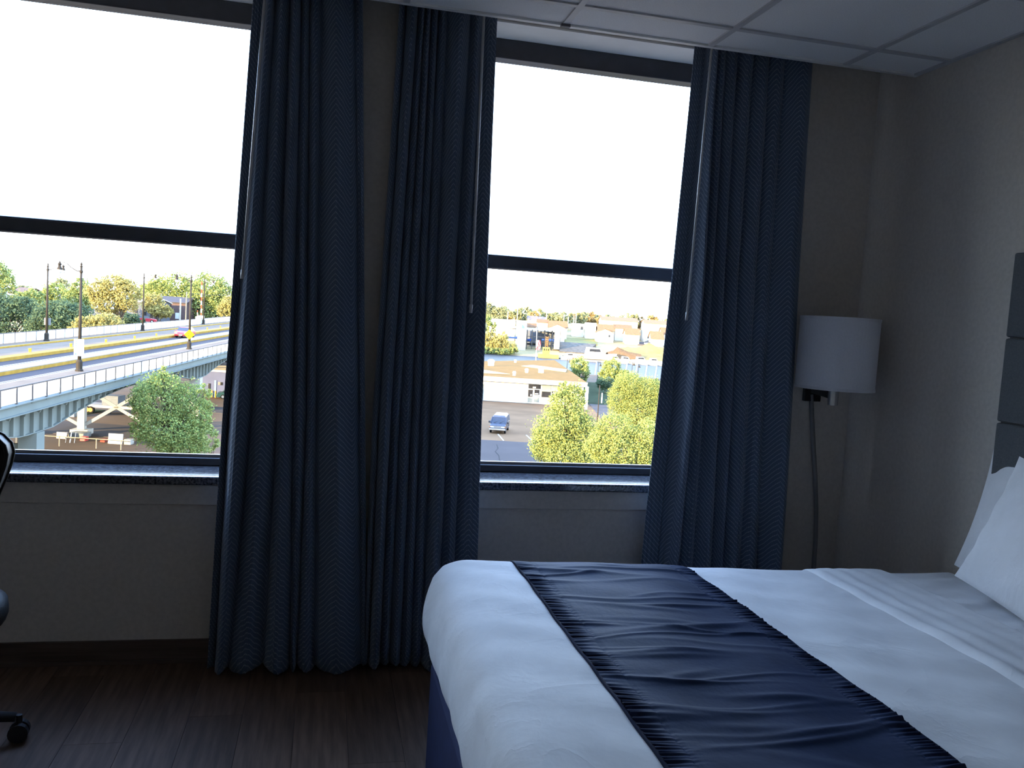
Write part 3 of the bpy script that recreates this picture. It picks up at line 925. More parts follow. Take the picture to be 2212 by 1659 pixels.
deck_strip('far_verge', -15.6, -13.2, -0.02, 0.30, WALKWAY)
deck_strip('lane_line', -6.65, -6.53, -0.02, -0.005, PAINT)
deck_strip('lane_line', -1.62, -1.50, -0.02, -0.005, PAINT)
# turn arrow painted on the far lane
MB().hexa([bp(9, -5.75, -0.01), bp(9, -5.45, -0.01), bp(14, -5.45, -0.01), bp(14, -5.75, -0.01), bp(9, -5.75, 0), bp(9, -5.45, 0), bp(14, -5.45, 0), bp(14, -5.75, 0)]).build('lane_arrow', PAINT, bridge)
# fascia and haunched girder with stiffeners, near side
deck_strip('fascia_beam', 3.3, 3.62, -0.72, -0.13, STEEL)
deck_strip('fascia_flange', 3.3, 3.80, -0.16, -0.10, STEEL)
deck_strip('fascia_flange', 3.3, 3.80, -0.76, -0.70, STEEL)
PIERS = [-51.3, -13.6, 24.1, 61.8, 99.5, 137.2, 174.9, 212.6, 250.3, 288.0]
def girder_bot(t):
    """depth of the girder below the deck: deep at the piers"""
    d = min(abs(t-p) for p in PIERS)
    return -0.75-1.25*max(0.0, 1-max(0.0, d-2.2)/14.0)**1.7-0.35
def girder(s, name, m):
    mb = MB(); n = 320
    for i in range(n):
        a, b = T0+(T1-T0)*i/n, T0+(T1-T0)*(i+1)/n
        za, zb = girder_bot(a), girder_bot(b)
        mb.hexa([bp(a, s-0.05, za), bp(a, s+0.05, za), bp(b, s+0.05, zb), bp(b, s-0.05, zb), bp(a, s-0.05, -0.5), bp(a, s+0.05, -0.5), bp(b, s+0.05, -0.5), bp(b, s-0.05, -0.5)])
    o = mb.build(name, m, bridge)
    mb = MB()
    for i in range(n):
        a, b = T0+(T1-T0)*i/n, T0+(T1-T0)*(i+1)/n
        za, zb = girder_bot(a), girder_bot(b)
        mb.hexa([bp(a, s-0.25, za-0.06), bp(a, s+0.25, za-0.06), bp(b, s+0.25, zb-0.06), bp(b, s-0.25, zb-0.06), bp(a, s-0.25, za), bp(a, s+0.25, za), bp(b, s+0.25, zb), bp(b, s-0.25, zb)])
    mb.build('girder_flange', m, o)
    return o
gn = girder(2.75, 'near_girder', STEEL)
girder(-15.0, 'far_girder', STEEL_LIT)
girder(-6.0, 'middle_girder', STEEL_LIT)
t = -40.0
k = 0
while t < 250:
    z = girder_bot(t)
    MB().hexa([bp(t, 2.78, z), bp(t, 3.02, z), bp(t+0.22, 3.02, z), bp(t+0.22, 2.78, z), bp(t, 2.78, -0.7), bp(t, 3.02, -0.7), bp(t+0.22, 3.02, -0.7), bp(t+0.22, 2.78, -0.7)]).build('stiffener', STEEL, gn)
    t += 1.28
# railing posts with brackets, pickets and top rail
post = MB(); t = -41.0
RS = 3.62
while t < 170:
    MB().hexa([bp(t-.05, RS-0.06, -0.1), bp(t-.05, RS+0.06, -0.1), bp(t+.05, RS+0.06, -0.1), bp(t+.05, RS-0.06, -0.1), bp(t-.05, RS-0.05, 0.90), bp(t-.05, RS+0.05, 0.90), bp(t+.05, RS+0.05, 0.90), bp(t+.05, RS-0.05, 0.90)]).build('railing_post', RAILG, bridge)
    MB().hexa([bp(t-.08, 3.0, -1.0), bp(t-.08, 3.25, -1.1), bp(t+.08, 3.25, -1.1), bp(t+.08, 3.0, -1.0), bp(t-.08, 3.0, -0.12), bp(t-.08, RS+0.08, -0.12), bp(t+.08, RS+0.08, -0.12), bp(t+.08, 3.0, -0.12)]).build('bracket', STEEL, bridge)
    mb = MB()
    q = t+0.13
    while q < t+1.86:
        mb.bar(bp(q, RS, 0.0), bp(q, RS, 0.82), 0.030, 0.030, BT_)
        q += 0.1
    mb.bar(bp(t+0.05, RS, 0.0), bp(t+1.87, RS, 0.0), 0.04, 0.04).bar(bp(t+0.05, RS, 0.80), bp(t+1.87, RS, 0.80), 0.04, 0.04)
    mb.build('picket_panel', RAILW, bridge)
    t += 1.92
deck_strip('top_rail', RS-0.05, RS+0.05, 0.86, 0.93, RAILG)
# far fence: pale solid panels between thin posts
t = -6.0
while t < 240:
    mb = MB()
    mb.hexa([bp(t+.06, -15.32, 0.34), bp(t+.06, -15.28, 0.34), bp(t+2.34, -15.28, 0.34), bp(t+2.34, -15.32, 0.34), bp(t+.06, -15.32, 1.30), bp(t+.06, -15.28, 1.30), bp(t+2.34, -15.28, 1.30), bp(t+2.34, -15.32, 1.30)])
    mb.build('fence_panel', RAILW, bridge)
    MB().bar(bp(t, -15.3, 0.28), bp(t, -15.3, 1.38), 0.09).build('fence_post', RAILG, bridge)
    t += 2.4
deck_strip('fence_rail', -15.36, -15.24, 1.31, 1.37, RAILG, t0=-6, t1=240)
for t in (13.0, 22.0, 31.5, 41.0, 49.5, 58, 67, 76, 85, 95):
    MB().bar(bp(t, -9.5, 0.27), bp(t, -9.5, 0.55), 0.10).bar(bp(t+0.3, -9.5, 0.27), bp(t+0.3, -9.5, 0.55), 0.10).bar(bp(t-0.1, -9.5, 0.58), bp(t+0.4, -9.5, 0.58), 0.12, 0.07).build('kerb_marker', mat('orange_marker', (0.75, 0.42, 0.06)), bridge)
# piers: steel bents with cross frames
COLS = [2.55, -1.7, -7.6, -13.5]
for pi_, t in enumerate(PIERS[1:]):
    zb_ = G
    m_ = STEEL if pi_ == 0 else STEEL_LIT  # first pier in the shaded tone, the rest in the sunlit one
    tc_ = lambda s: t+(s-2.55)*0.36 if pi_ == 1 else t
    for s in COLS:
        top = girder_bot(t)-0.06
        p = bp(tc_(s), s, 0)
        w = 0.55 if s == COLS[0] else 0.34
        MB().hexa([p+BT_*-w+BN*-w+Vector((0, 0, zb_-p.z)), p+BT_*-w+BN*w+Vector((0, 0, zb_-p.z)), p+BT_*w+BN*w+Vector((0, 0, zb_-p.z)), p+BT_*w+BN*-w+Vector((0, 0, zb_-p.z)),
                   p+BT_*-w+BN*-w+Vector((0, 0, top)), p+BT_*-w+BN*w+Vector((0, 0, top)), p+BT_*w+BN*w+Vector((0, 0, top)), p+BT_*w+BN*-w+Vector((0, 0, top))]).build('pier_column', m_, bridge)
        MB().hexa([Vector((p.x, p.y, zb_))+BT_*a+BN*b+Vector((0, 0, c)) for c in (-0.2, 0.55) for a, b in ((-.8, -.85), (-.8, .85), (.8, .85), (.8, -.85))]).build('pier_footing', STEEL_LIT, bridge)
    capd = girder_bot(t)
    MB().hexa([bp(t-.4, -15.2, capd+0.05), bp(t-.4, 2.6, capd+0.05), bp(t+.4, 2.6, capd+0.05), bp(t+.4, -15.2, capd+0.05), bp(t-.4, -15.2, capd+0.85), bp(t-.4, 2.6, capd+0.85), bp(t+.4, 2.6, capd+0.85), bp(t+.4, -15.2, capd+0.85)]).build('cap_beam', m_, bridge)
    if pi_ == 1:
        for a, b in zip(COLS[:-1], COLS[1:]):
            pa, pb = bp(tc_(a), a), bp(tc_(b), b)
            lo, hi = G+0.8, pa.z+capd-1.3
            for u, v in ((lo, hi), (hi, lo)):
                MB().bar((pa.x, pa.y, u), (pb.x, pb.y, v), 0.26, 0.30).build('cross_brace', STEEL_LIT, bridge)
    elif pi_ == 0:
        pa, pb = bp(t, COLS[0]), bp(t, COLS[1])
        hi = pa.z+capd-0.85
        for e, f in ((pa, pb), (pb, pa)):
            d = (f-e)*0.36
            MB().hexa([Vector((e.x, e.y, hi-2.1))+BT_*-.12, Vector((e.x, e.y, hi-2.1))+BT_*.12, Vector((e.x, e.y, hi-2.0))+BT_*.12+d*0.02, Vector((e.x, e.y, hi-2.0))+BT_*-.12+d*0.02,
                       Vector((e.x, e.y, hi))+BT_*-.12, Vector((e.x, e.y, hi))+BT_*.12, Vector((e.x+d.x, e.y+d.y, hi))+BT_*.12, Vector((e.x+d.x, e.y+d.y, hi))+BT_*-.12]).build('gusset', STEEL, bridge)

# ---- street lamps on the bridge
def street_lamp(label, base, side, H=8.45):
    root = thing('street_lamp', base, label, 'street lamp', local=True)
    MB().lathe([(0, 0), (0.30, 0), (0.30, 0.12), (0.24, 0.18), (0.24, 0.75), (0.17, 0.90), (0, 0.90)], n=12).build('lamp_base', POLE, root)
    MB().tube([(0, 0, 0.85), (0, 0, H-0.35)], [0.135, 0.085], 12).build('pole', POLE, root, smooth=True)
    MB().lathe([(0, H-0.36), (0.10, H-0.36), (0.12, H-0.30), (0.06, H-0.25), (0.09, H-0.15), (0.05, H-0.05), (0.0, H+0.05)], n=12).build('finial', POLE, root)
    v = BN*side
    def P(a, z): return (v.x*a, v.y*a, z)
    MB().tube([P(0, H-0.72), P(0.35, H-0.68), P(0.75, H-0.45), P(1.05, H-0.18), P(1.3, H-0.08), P(1.55, H-0.10)], [0.045, 0.04, 0.035, 0.03, 0.03, 0.03], 8).lathe([(0, H-0.82), (0.13, H-0.82), (0.13, H-0.62), (0, H-0.62)], n=12).build('arm', POLE, root, smooth=True)
    c = P(1.6, 0)
    la = MB().lathe([(0.0, H+0.15), (0.03, H+0.02), (0.05, H-0.12), (0.11, H-0.16), (0.15, H-0.28), (0.09, H-0.34), (0.13, H-0.45), (0.20, H-0.60), (0.21, H-0.66), (0.0, H-0.66)], c=c, n=14).build('lantern', POLE, root)
    MB().lathe([(0.0, H-0.66), (0.17, H-0.66), (0.20, H-0.78), (0.15, H-0.92), (0.0, H-0.98)], c=c, n=14).build('globe', GLOBE, la, smooth=True)
    return root
street_lamp('nearest bronze street lamp on the bridge, carrying a white notice', bp(0, 0, 0.12), -1)
street_lamp('bronze street lamp on the bridge walkway behind the yellow diamond sign', bp(30.5, 0, 0.12), -1)
street_lamp('bronze street lamp by the far fence, its lantern meeting that of the nearest lamp', bp(28, -14.4, 0.30), 1)
street_lamp('bronze street lamp by the far fence, in front of the golden trees', bp(59.86, -14.6, 0.30), 1)
street_lamp('bronze street lamp by the far fence, farthest up the bridge beside the crossing barrier', bp(94.7, -14.9, 0.30), 1)
def sign_board(name, label, c, w, h, face, marks=None, diamond=False, normal=None, cat='sign'):
    nrm = normal or Vector((-math.sin(YAW*-0.8), -math.cos(YAW*-0.8), 0))
    sx = Vector((0, 0, 1)).cross(nrm).normalized()
    sx = -sx if sx.x < 0 else sx
    root = thing(name, c, label, cat)
    c = Vector(c)
    def Q(u, v, d): return c+sx*u+Vector((0, 0, v))+nrm*d
    if diamond:
        vs = [Q(-w/2, 0, 0), Q(0, -h/2, 0), Q(w/2, 0, 0), Q(0, h/2, 0), Q(-w/2, 0, .03), Q(0, -h/2, .03), Q(w/2, 0, .03), Q(0, h/2, .03)]
    else:
        vs = [Q(-w/2, -h/2, 0), Q(w/2, -h/2, 0), Q(w/2, h/2, 0), Q(-w/2, h/2, 0), Q(-w/2, -h/2, .03), Q(w/2, -h/2, .03), Q(w/2, h/2, .03), Q(-w/2, h/2, .03)]
    MB().hexa(vs).build('sign_face', face, root)
    if marks:
        mb = MB()
        for (u0, v0, u1, v1) in marks[1]:
            mb.hexa([Q(u0, v0, .031), Q(u1, v0, .031), Q(u1, v1, .031), Q(u0, v1, .031), Q(u0, v0, .04), Q(u1, v0, .04), Q(u1, v1, .04), Q(u0, v1, .04)])
        mb.build('sign_marks', marks[0], root)
    mb = MB()
    for v in (h*0.28, -h*0.28):
        mb.bar(Q(0, v, 0), Q(0, v, -0.16), 0.05)
    mb.build('sign_clamp', SIGNG, root)
    return root
p = at(171, 752, 64.6); p.x, p.y = (bp(0, 0).x, bp(0, 0).y); 
sign_board('notice_sign', 'large white notice with blue marks on the nearest street lamp', (p.x, p.y-0.18, p.z), 0.70, 1.32, SIGNW, (INKB, [(-0.24, 0.45-k*0.15, -0.16, 0.50-k*0.15) for k in range(4)]+[(-0.26, -0.55, -0.17, -0.47)]))
p = at(409.5, 722.5, 95.6); q = bp(30.5, 0)
sign_board('warning_sign', 'yellow diamond warning sign on a bridge street lamp', (q.x, q.y-0.16, p.z), 1.14, 1.14, SIGNY, (INK, [(-0.16, 0.05, -0.05, 0.12), (0.02, 0.06, 0.14, 0.12), (-0.14, -0.18, 0.0, -0.12)]), diamond=True)
q = bp(28, -14.4); p = at(100, 694.5, 91.6)
sign_board('road_sign', 'pale grey road sign seen from behind on a far bridge lamp', (q.x, q.y+0.2, p.z), 0.66, 0.78, SIGNG)

# ---- vehicles
def wheels(root, xs, y, r, w, rim=CHROME):
    for x in xs:
        for sd in (-1, 1):
            o = MB().tube([(x, sd*(y-w), r), (x, sd*y, r)], r, 18).build('wheel', TYRE, root)
            MB().tube([(x, sd*(y+0.001), r), (x, sd*(y+0.015), r)], r*0.58, 12).build('hubcap', rim, o)
def vehicle(name, label, cat, loc, heading, L, Wd, prof_body, prof_cabin, paint, wheel_x, wr, van=False):
    """profiles are (x, z) polygons along the length, +x is the front"""
    root = thing(name, loc, label, cat, local=True)
    root.rotation_euler = (0, 0, heading)
    MB().prism(prof_body, -Wd/2, Wd/2).build('body', paint, root, bevel=0.07, segs=3)
    n = len(prof_cabin); ins = Wd*0.075
    cx = [p[1] for p in prof_cabin]; z0, z1 = min(cx), max(cx)
    vs = []
    for sd in (-1, 1):
        for x, z in prof_cabin:
            k = (z-z0)/(z1-z0)
            vs.append((x, sd*(Wd/2-0.02-ins*k), z))
    MB().add(vs, [tuple(range(n))[::-1], tuple(range(n, 2*n))]+[(i, (i+1) % n, (i+1) % n+n, i+n) for i in range(n)]).build('cabin', GLASS_DK, root)
    wheels(root, wheel_x, Wd/2+0.01, wr, 0.22)
    return root
def on_road(px, py):
    d = ray(px, py)
    k = -7.3/(d[2]-0.0126*d[1])
    return Vector((d[0]*k, d[1]*k, d[2]*k+CZ))
RED = mat('red_car_paint', (0.55, 0.03, 0.05), var=0.05, scale=1, rough=0.3)
h = math.atan2(-BT_.y, -BT_.x)
c = vehicle('red_car', 'red car driving on the bridge towards the viewer', 'car', bp(54.5, -7.1, 0), h, 4.3, 1.75,
            [(2.15, 0.30), (2.18, 0.55), (2.05, 0.78), (1.0, 0.95), (-1.9, 0.98), (-2.1, 0.80), (-2.12, 0.35), (-1.8, 0.24), (1.8, 0.24)],
            [(1.05, 0.93), (0.35, 1.40), (-1.1, 1.42), (-1.75, 0.96)], RED, (1.3, -1.3), 0.32)
MB().prism([(0.36, 1.40), (0.30, 1.46), (-1.05, 1.47), (-1.12, 1.42)], -0.70, 0.70).build('roof', RED, c, bevel=0.03)
for sd in (-1, 1):
    MB().cbox((2.10, sd*0.62, 0.66), (0.16, 0.34, 0.16)).build('headlight', GLOBE, c, bevel=0.04)
    MB().cbox((0.85, sd*0.95, 0.98), (0.14, 0.20, 0.13)).build('mirror', RED, c, bevel=0.03)
MB().cbox((2.16, 0, 0.48), (0.10, 0.9, 0.12)).build('grille', CHAIR_BASE, c)
MB().cbox((2.20, 0, 0.38), (0.04, 0.42, 0.11)).build('number_plate', SIGNW, c)

VAN = mat('slate_blue_van_paint', (0.040, 0.042, 0.066), var=0.05, scale=1, rough=0.3)
vl = on_z(1079, 937.5, G+0.05)
v = vehicle('van', 'slate blue van parked in the lot below, facing the viewer', 'van', vl+Vector((0.5, 2.6, 0)), math.atan2(-vl.y, -vl.x)-0.10, 5.4, 2.0,
            [(2.65, 0.45), (2.68, 0.75), (2.60, 1.08), (1.75, 1.22), (1.15, 1.25), (-2.65, 1.25), (-2.7, 0.5), (-2.4, 0.38), (2.4, 0.38)],
            [(1.78, 1.20), (1.05, 1.92), (-2.45, 1.95), (-2.62, 1.22)], VAN, (1.75, -1.65), 0.37)
MB().add([(1.10, -0.84, 1.90), (1.10, 0.84, 1.90), (-2.48, 0.84, 1.93), (-2.48, -0.84, 1.93), (0.85, -0.72, 2.12), (0.85, 0.72, 2.12), (-2.35, 0.72, 2.14), (-2.35, -0.72, 2.14)], [(0,3,2,1),(4,5,6,7),(0,1,5,4),(1,2,6,5),(2,3,7,6),(3,0,4,7)]).build('roof', mat('light_van_roof', (0.09, 0.09, 0.11), rough=0.3), v, bevel=0.05)
for sd in (-1, 1):
    for x0, x1 in ((1.86, 1.74), (0.55, 0.42), (-0.75, -0.9), (-2.4, -2.6)):
        MB().bar((x0 if x0 > 1 else x0, sd*0.985, 1.22), ((1.10 if x0 > 1 else x1), sd*0.85, 1.92), 0.10, 0.06).build('roof_pillar', VAN, v)
    MB().cbox((2.62, sd*0.70, 0.84), (0.14, 0.40, 0.20)).build('headlight', GLOBE, v, bevel=0.02)
    MB().cbox((2.58, sd*0.95, 0.84), (0.16, 0.12, 0.20)).build('indicator', mat('orange_lens', (0.8, 0.25, 0.05), rough=0.3), v, bevel=0.02)
    MB().cbox((1.45, sd*1.16, 1.32), (0.14, 0.26, 0.26)).build('mirror', CHAIR_BASE, v, bevel=0.04)
    MB().bar((1.45, sd*0.95, 1.25), (1.45, sd*1.1, 1.30), 0.05).build('mirror_arm', CHAIR_BASE, v)
g_ = MB().cbox((2.655, 0, 0.84), (0.08, 0.98, 0.24)).build('grille', CHROME, v)
for z in (0.77, 0.84, 0.91):
    MB().cbox((2.70, 0, z), (0.02, 0.90, 0.035)).build('grille_slot', CHAIR_BASE, g_)
MB().cbox((2.70, 0, 0.55), (0.20, 2.02, 0.18)).build('bumper', CHROME, v, bevel=0.04)
MB().bar((1.80, 0.1, 1.24), (1.40, 0.75, 1.55), 0.03).bar((1.80, -0.6, 1.24), (1.40, 0.05, 1.55), 0.03).build('wiper', CHAIR_BASE, v)

GREEN = mat('dark_teal_paint', (0.02, 0.07, 0.07), var=0.05, scale=1, rough=0.3)
gl = on_z(490, 862, G)
c = vehicle('green_minivan', 'dark teal minivan parked by the blue building under the bridge', 'van', gl+Vector((0.8, 0.8, 0)), math.pi+0.05, 4.7, 1.85,
            [(2.3, 0.3), (2.33, 0.6), (2.2, 0.85), (1.35, 1.02), (-2.25, 1.05), (-2.35, 0.5), (-2.0, 0.25), (2.0, 0.25)],
            [(1.5, 1.0), (0.4, 1.62), (-2.0, 1.66), (-2.25, 1.05)], GREEN, (1.4, -1.4), 0.33)
MB().prism([(0.42, 1.60), (0.3, 1.70), (-1.95, 1.74), (-2.02, 1.64)], -0.72, 0.72).build('roof', GREEN, c, bevel=0.03)
for x0, x1 in ((1.5, 0.42), (0.1, -0.1), (-1.2, -1.3)):
    MB().bar((x0, 0.90, 1.03), (x1, 0.78, 1.64), 0.09, 0.05).bar((x0, -0.90, 1.03), (x1, -0.78, 1.64), 0.09, 0.05).build('roof_pillar', GREEN, c)

# ---- small building, bollards and yard things under the bridge
def local_box(lat0, lat1, d0, d1, z0, z1):
    a = [loc_frame(lat0, d0, z0), loc_frame(lat1, d0, z0), loc_frame(lat1, d1, z0), loc_frame(lat0, d1, z0)]
    return a+[p+Vector((0, 0, z1-z0)) for p in a]
def px_lat(px, d): return (px-W_/2)/F_*d
def px_z(px, py, d): return at(px, py, d).z
BLUEW = mat('shade_blue_siding', (0.13, 0.15, 0.27), var=0.05, scale=1, rough=0.7)  # blue siding made bluer, shade under the bridge put into the colour
d = 124.5
bb = thing('blue_building', loc_frame(px_lat(465, d), d, G), 'pale blue sided building under the bridge behind the parked minivan', 'building')
MB().hexa(local_box(px_lat(425, d), px_lat(487, d), d, d+9, G, px_z(460, 803, d))).build('wall', BLUEW, bb)
MB().hexa(local_box(px_lat(424, d), px_lat(488, d), d-0.15, d+9.2, px_z(460, 803, d), px_z(460, 799, d))).build('roof', STUCCO, bb)
MB().hexa(local_box(px_lat(448.5, d), px_lat(453, d), d-0.08, d, G, px_z(450, 829, d))).build('door', GLASS_DK, bb)
MB().hexa(local_box(px_lat(461, d), px_lat(466, d), d-0.08, d, G, px_z(463, 822, d))).build('door', mat('blue_door', (0.20, 0.27, 0.42)), bb)
for i in range(4):
    x0 = 469.5+2.7*i
    MB().hexa(local_box(px_lat(x0, d), px_lat(x0+2, d), d-0.06, d, px_z(472, 832.5, d), px_z(472, 826, d))).build('window', mat('amber_pane', (0.45, 0.33, 0.28)) if i < 2 else GLASS_DK, bb)
for i, (px, py, lab) in enumerate(((457.5, 858, 'leftmost yellow bollard before the pale blue building'), (465.5, 859, 'second yellow bollard from the left before the pale blue building'), (468.5, 857, 'third yellow bollard from the left before the pale blue building'), (473, 857, 'yellow bollard nearest the teal minivan by the blue building'))):
    b_ = on_z(px, py, G)
    o = MB().tube([b_, b_+Vector((0, 0, 0.95)), b_+Vector((0, 0, 1.05))], [0.10, 0.10, 0.04], 10).build('bollard', mat('yellow_bollard_paint', (0.7, 0.42, 0.06)), origin=tuple(b_))
    tag(o, lab, 'bollard', 'yellow bollards by the blue building')

# flatbed trailer with a grey box on it
tl = on_z(172, 901, G)
dT = 100.0
tr = thing('flatbed_trailer', loc_frame(px_lat(215, dT), dT, G), 'flatbed trailer with orange wheels parked under the bridge', 'trailer')
MB().hexa(local_box(px_lat(172, dT), px_lat(300, dT), dT, dT+2.3, G+0.72, G+1.05)).build('bed', mat('pale_trailer_deck', (0.45, 0.43, 0.40), rough=0.8), tr)
for px in (174, 187, 194):
    c0 = loc_frame(px_lat(px, dT), dT-0.1, G+0.42)
    o = MB().tube([c0, c0+Vector((0.06, 0.3, 0))], 0.42, 18).build('wheel', TYRE, tr)
    MB().tube([c0-Vector((0.004, 0.02, 0)), c0], 0.26, 14).build('hub', mat('orange_wheel_hub', (0.55, 0.28, 0.10)), o)
for px in (230, 290):
    MB().hexa(local_box(px_lat(px, dT), px_lat(px+3, dT), dT+0.5, dT+0.7, G, G+0.72)).build('support_leg', BLACK_METAL, tr)
o = MB().hexa(local_box(px_lat(216, dT), px_lat(251, dT), dT+0.2, dT+2.1, G+1.06, px_z(235, 857, dT))).build('equipment_box', mat('grey_box_paint', (0.20, 0.22, 0.25), rough=0.6), None, origin=tuple(loc_frame(px_lat(233, dT), dT, G+1.06)))
tag(o, 'grey equipment box standing on the flatbed trailer', 'box')
o = MB().hexa(local_box(px_lat(141, 96), px_lat(158, 96), 96, 98, G, px_z(150, 885, 96))).build('utility_cabinet', mat('pale_cabinet', (0.42, 0.44, 0.45)), None, origin=tuple(loc_frame(px_lat(150, 96), 96, G)))
tag(o, 'pale grey utility cabinet beside the bridge column', 'cabinet')
# yard things in the foreground strip
def yard_box(name, label, cat, px0, px1, ytop, ybot, dep, thick, m, lean=0.0, extra=None):
    z0 = G; zt_ = px_z((px0+px1)/2, ytop, dep)
    zb = max(G, px_z((px0+px1)/2, ybot, dep))
    vs = local_box(px_lat(px0, dep), px_lat(px1, dep), dep, dep+thick, z0 if abs(zb-G) < 0.6 else zb, zt_)
    for i in range(4, 8): vs[i] = vs[i]+Vector((0, lean, 0))
    root = thing(name, loc_frame(px_lat((px0+px1)/2, dep), dep, z0), label, cat)
    MB().hexa(vs).build('body', m, root)
    if extra: extra(root)
    return root
yard_box('display_board', 'large white board leaning upright in the yard under the bridge', 'board', 233, 264, 941, 968, 80.5, 0.12, SIGNW, 0.25)
yard_box('panel_board', 'pale grey panel standing left of the grey skip in the yard', 'board', 120, 141, 937, 966, 81.5, 0.12, mat('pale_panel', (0.55, 0.54, 0.50)), 0.1)
yard_box('skip_container', 'mottled grey skip at the foot of the yellow lit column', 'container', 146, 179, 939, 966, 82.5, 1.6, mat('mottled_grey', (0.27, 0.28, 0.27), var=0.4, scale=1.2))
yard_box('crate', 'small pale crate right of the white board in the yard', 'crate', 268, 282, 953, 969, 80.5, 0.8, mat('pale_crate', (0.50, 0.46, 0.40)))
def red_extra(root): pass
yard_box('red_bin', 'small red bin on the yard beside the grey skip', 'bin', 172, 184, 947, 956, 81, 0.6, mat('bright_red_plastic', (0.70, 0.06, 0.05), rough=0.4))
yard_box('red_stack', 'dark red stacked box left of the white board', 'box', 216, 226, 952, 968, 81, 0.6, mat('dull_red', (0.36, 0.08, 0.06)))
yard_box('stone_ledge', 'low pale stone ledge behind the white board', 'ledge', 206, 300, 944, 951, 86, 0.8, mat('pale_stone', (0.66, 0.58, 0.42)))
pf = thing('pipe_fence', on_z(130, 976, G), 'low pipe fence along the yard under the bridge', 'fence')
dP = 77.5
for px in (33, 127, 208, 262):
    b_ = loc_frame(px_lat(px, dP), dP, G)
    MB().tube([b_, b_+Vector((0, 0, 0.95))], 0.05, 8).build('fence_post', KERB, pf)
MB().tube([loc_frame(px_lat(20, dP), dP, G+0.9), loc_frame(px_lat(268, dP), dP, G+0.9)], 0.04, 8).build('fence_rail', KERB, pf)
for i, (px, lab) in enumerate(((140, 'folding chair frame standing left of the skip in the yard'), (149, 'folding chair frame standing in front of the skip in the yard'))):
    b_ = loc_frame(px_lat(px, 79.5), 79.5, G)
    root = thing('folding_chair', b_, lab, 'chair')
    for sx_ in (0, 0.42):
        MB().tube([b_+Vector((sx_, 0, 0)), b_+Vector((sx_+0.02, 0.4, 0.95))], 0.02, 6).build('frame_leg', CHROME, root)
        MB().tube([b_+Vector((sx_, 0.45, 0)), b_+Vector((sx_, 0, 0.5))], 0.02, 6).build('frame_leg', CHROME, root)
    MB().hexa([b_+Vector(q) for q in ((0, 0.02, 0.44), (0.42, 0.02, 0.44), (0.42, 0.38, 0.44), (0, 0.38, 0.44), (0, 0.02, 0.47), (0.42, 0.02, 0.47), (0.42, 0.38, 0.47), (0, 0.38, 0.47))]).build('seat', mat('grey_chair_seat', (0.3, 0.3, 0.3)), root)

# ---- trees of the left window
tree('near_tree', 'big leafy tree standing before the bridge in the left window', 'tree', [(345, 868, 66, 66), (358, 830, 36, 34), (405, 880, 48, 62, 1), (432, 905, 30, 52), (370, 930, 82, 46), (310, 862, 30, 40), (395, 965, 62, 34), (300, 925, 22, 26), (440, 850, 16, 20), (350, 805, 14, 14)], 66, 32000, 0.078, LF_NEAR, trunk=0.22, seed=5)
tree('sapling', 'thin sapling at the right foot of the big leafy tree', 'tree', [(455, 950, 20, 26), (462, 930, 12, 10)], 64, 700, 0.09, LF_G, trunk=0.04, branches=3)
tree('yellow_bush', 'bright yellow bush behind the far bridge fence', 'bush', [(190, 702, 34, 18), (230, 698, 38, 20), (165, 712, 20, 12)], 122, 3200, 0.22, LF_GOLD, trunk=0.1)
tree('golden_tree', 'golden leaved tree with bare pale branches beyond the bridge', 'tree', [(215, 630, 30, 30), (250, 618, 34, 28), (275, 640, 30, 36), (235, 655, 36, 28)], 150, 5200, 0.26, LF_GOLD, trunk=0.3, branches=5)
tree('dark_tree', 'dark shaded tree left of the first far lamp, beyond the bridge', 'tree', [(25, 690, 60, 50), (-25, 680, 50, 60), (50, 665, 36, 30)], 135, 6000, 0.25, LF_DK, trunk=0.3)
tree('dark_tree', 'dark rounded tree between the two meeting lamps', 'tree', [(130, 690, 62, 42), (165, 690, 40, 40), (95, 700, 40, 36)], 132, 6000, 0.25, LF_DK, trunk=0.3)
tree('tall_tree', 'tall tree cut off by the left edge of the photo', 'tree', [(-8, 600, 36, 40), (10, 625, 28, 40), (-40, 620, 40, 60)], 168, 5000, 0.3, LF_G, trunk=0.4)
tree('round_tree', 'sunlit yellow green tree behind the meeting lanterns', 'tree', [(120, 645, 32, 34), (95, 655, 26, 24)], 172, 3000, 0.3, LF_YG, trunk=0.3)
tree('tall_tree', 'slender green tree just left of the golden tree', 'tree', [(172, 632, 22, 36), (160, 655, 28, 34), (183, 650, 22, 40)], 166, 3600, 0.28, LF_G, trunk=0.3)
tree('round_tree', 'small green tree at left in front of the pale flat roof', 'tree', [(68, 645, 26, 20), (45, 650, 22, 18)], 158, 2200, 0.27, LF_G, trunk=0.25)
tree('broad_tree', 'broad green tree behind the grey house', 'tree', [(380, 625, 44, 38), (345, 635, 36, 40), (420, 640, 40, 42)], 225, 6000, 0.36, LF_YG, trunk=0.5)
tree('broad_tree', 'broad green tree right of the crossing barrier', 'tree', [(450, 622, 40, 36), (480, 645, 36, 42), (440, 660, 50, 36)], 215, 6000, 0.36, LF_G, trunk=0.5)
tree('small_tree', 'small golden tree close to the curtain beyond the bridge fence', 'tree', [(500, 660, 22, 22), (485, 672, 18, 14)], 195, 2000, 0.3, LF_GOLD, trunk=0.25)
tree('small_tree', 'golden tree in front of the grey house', 'tree', [(330, 655, 24, 22), (350, 672, 28, 14)], 190, 2600, 0.3, LF_GOLD, trunk=0.25)
tree('broad_tree', 'tall green tree right of the golden tree, left of the barrier', 'tree', [(310, 650, 30, 36), (325, 630, 22, 22)], 232, 3000, 0.36, LF_YG, trunk=0.4)
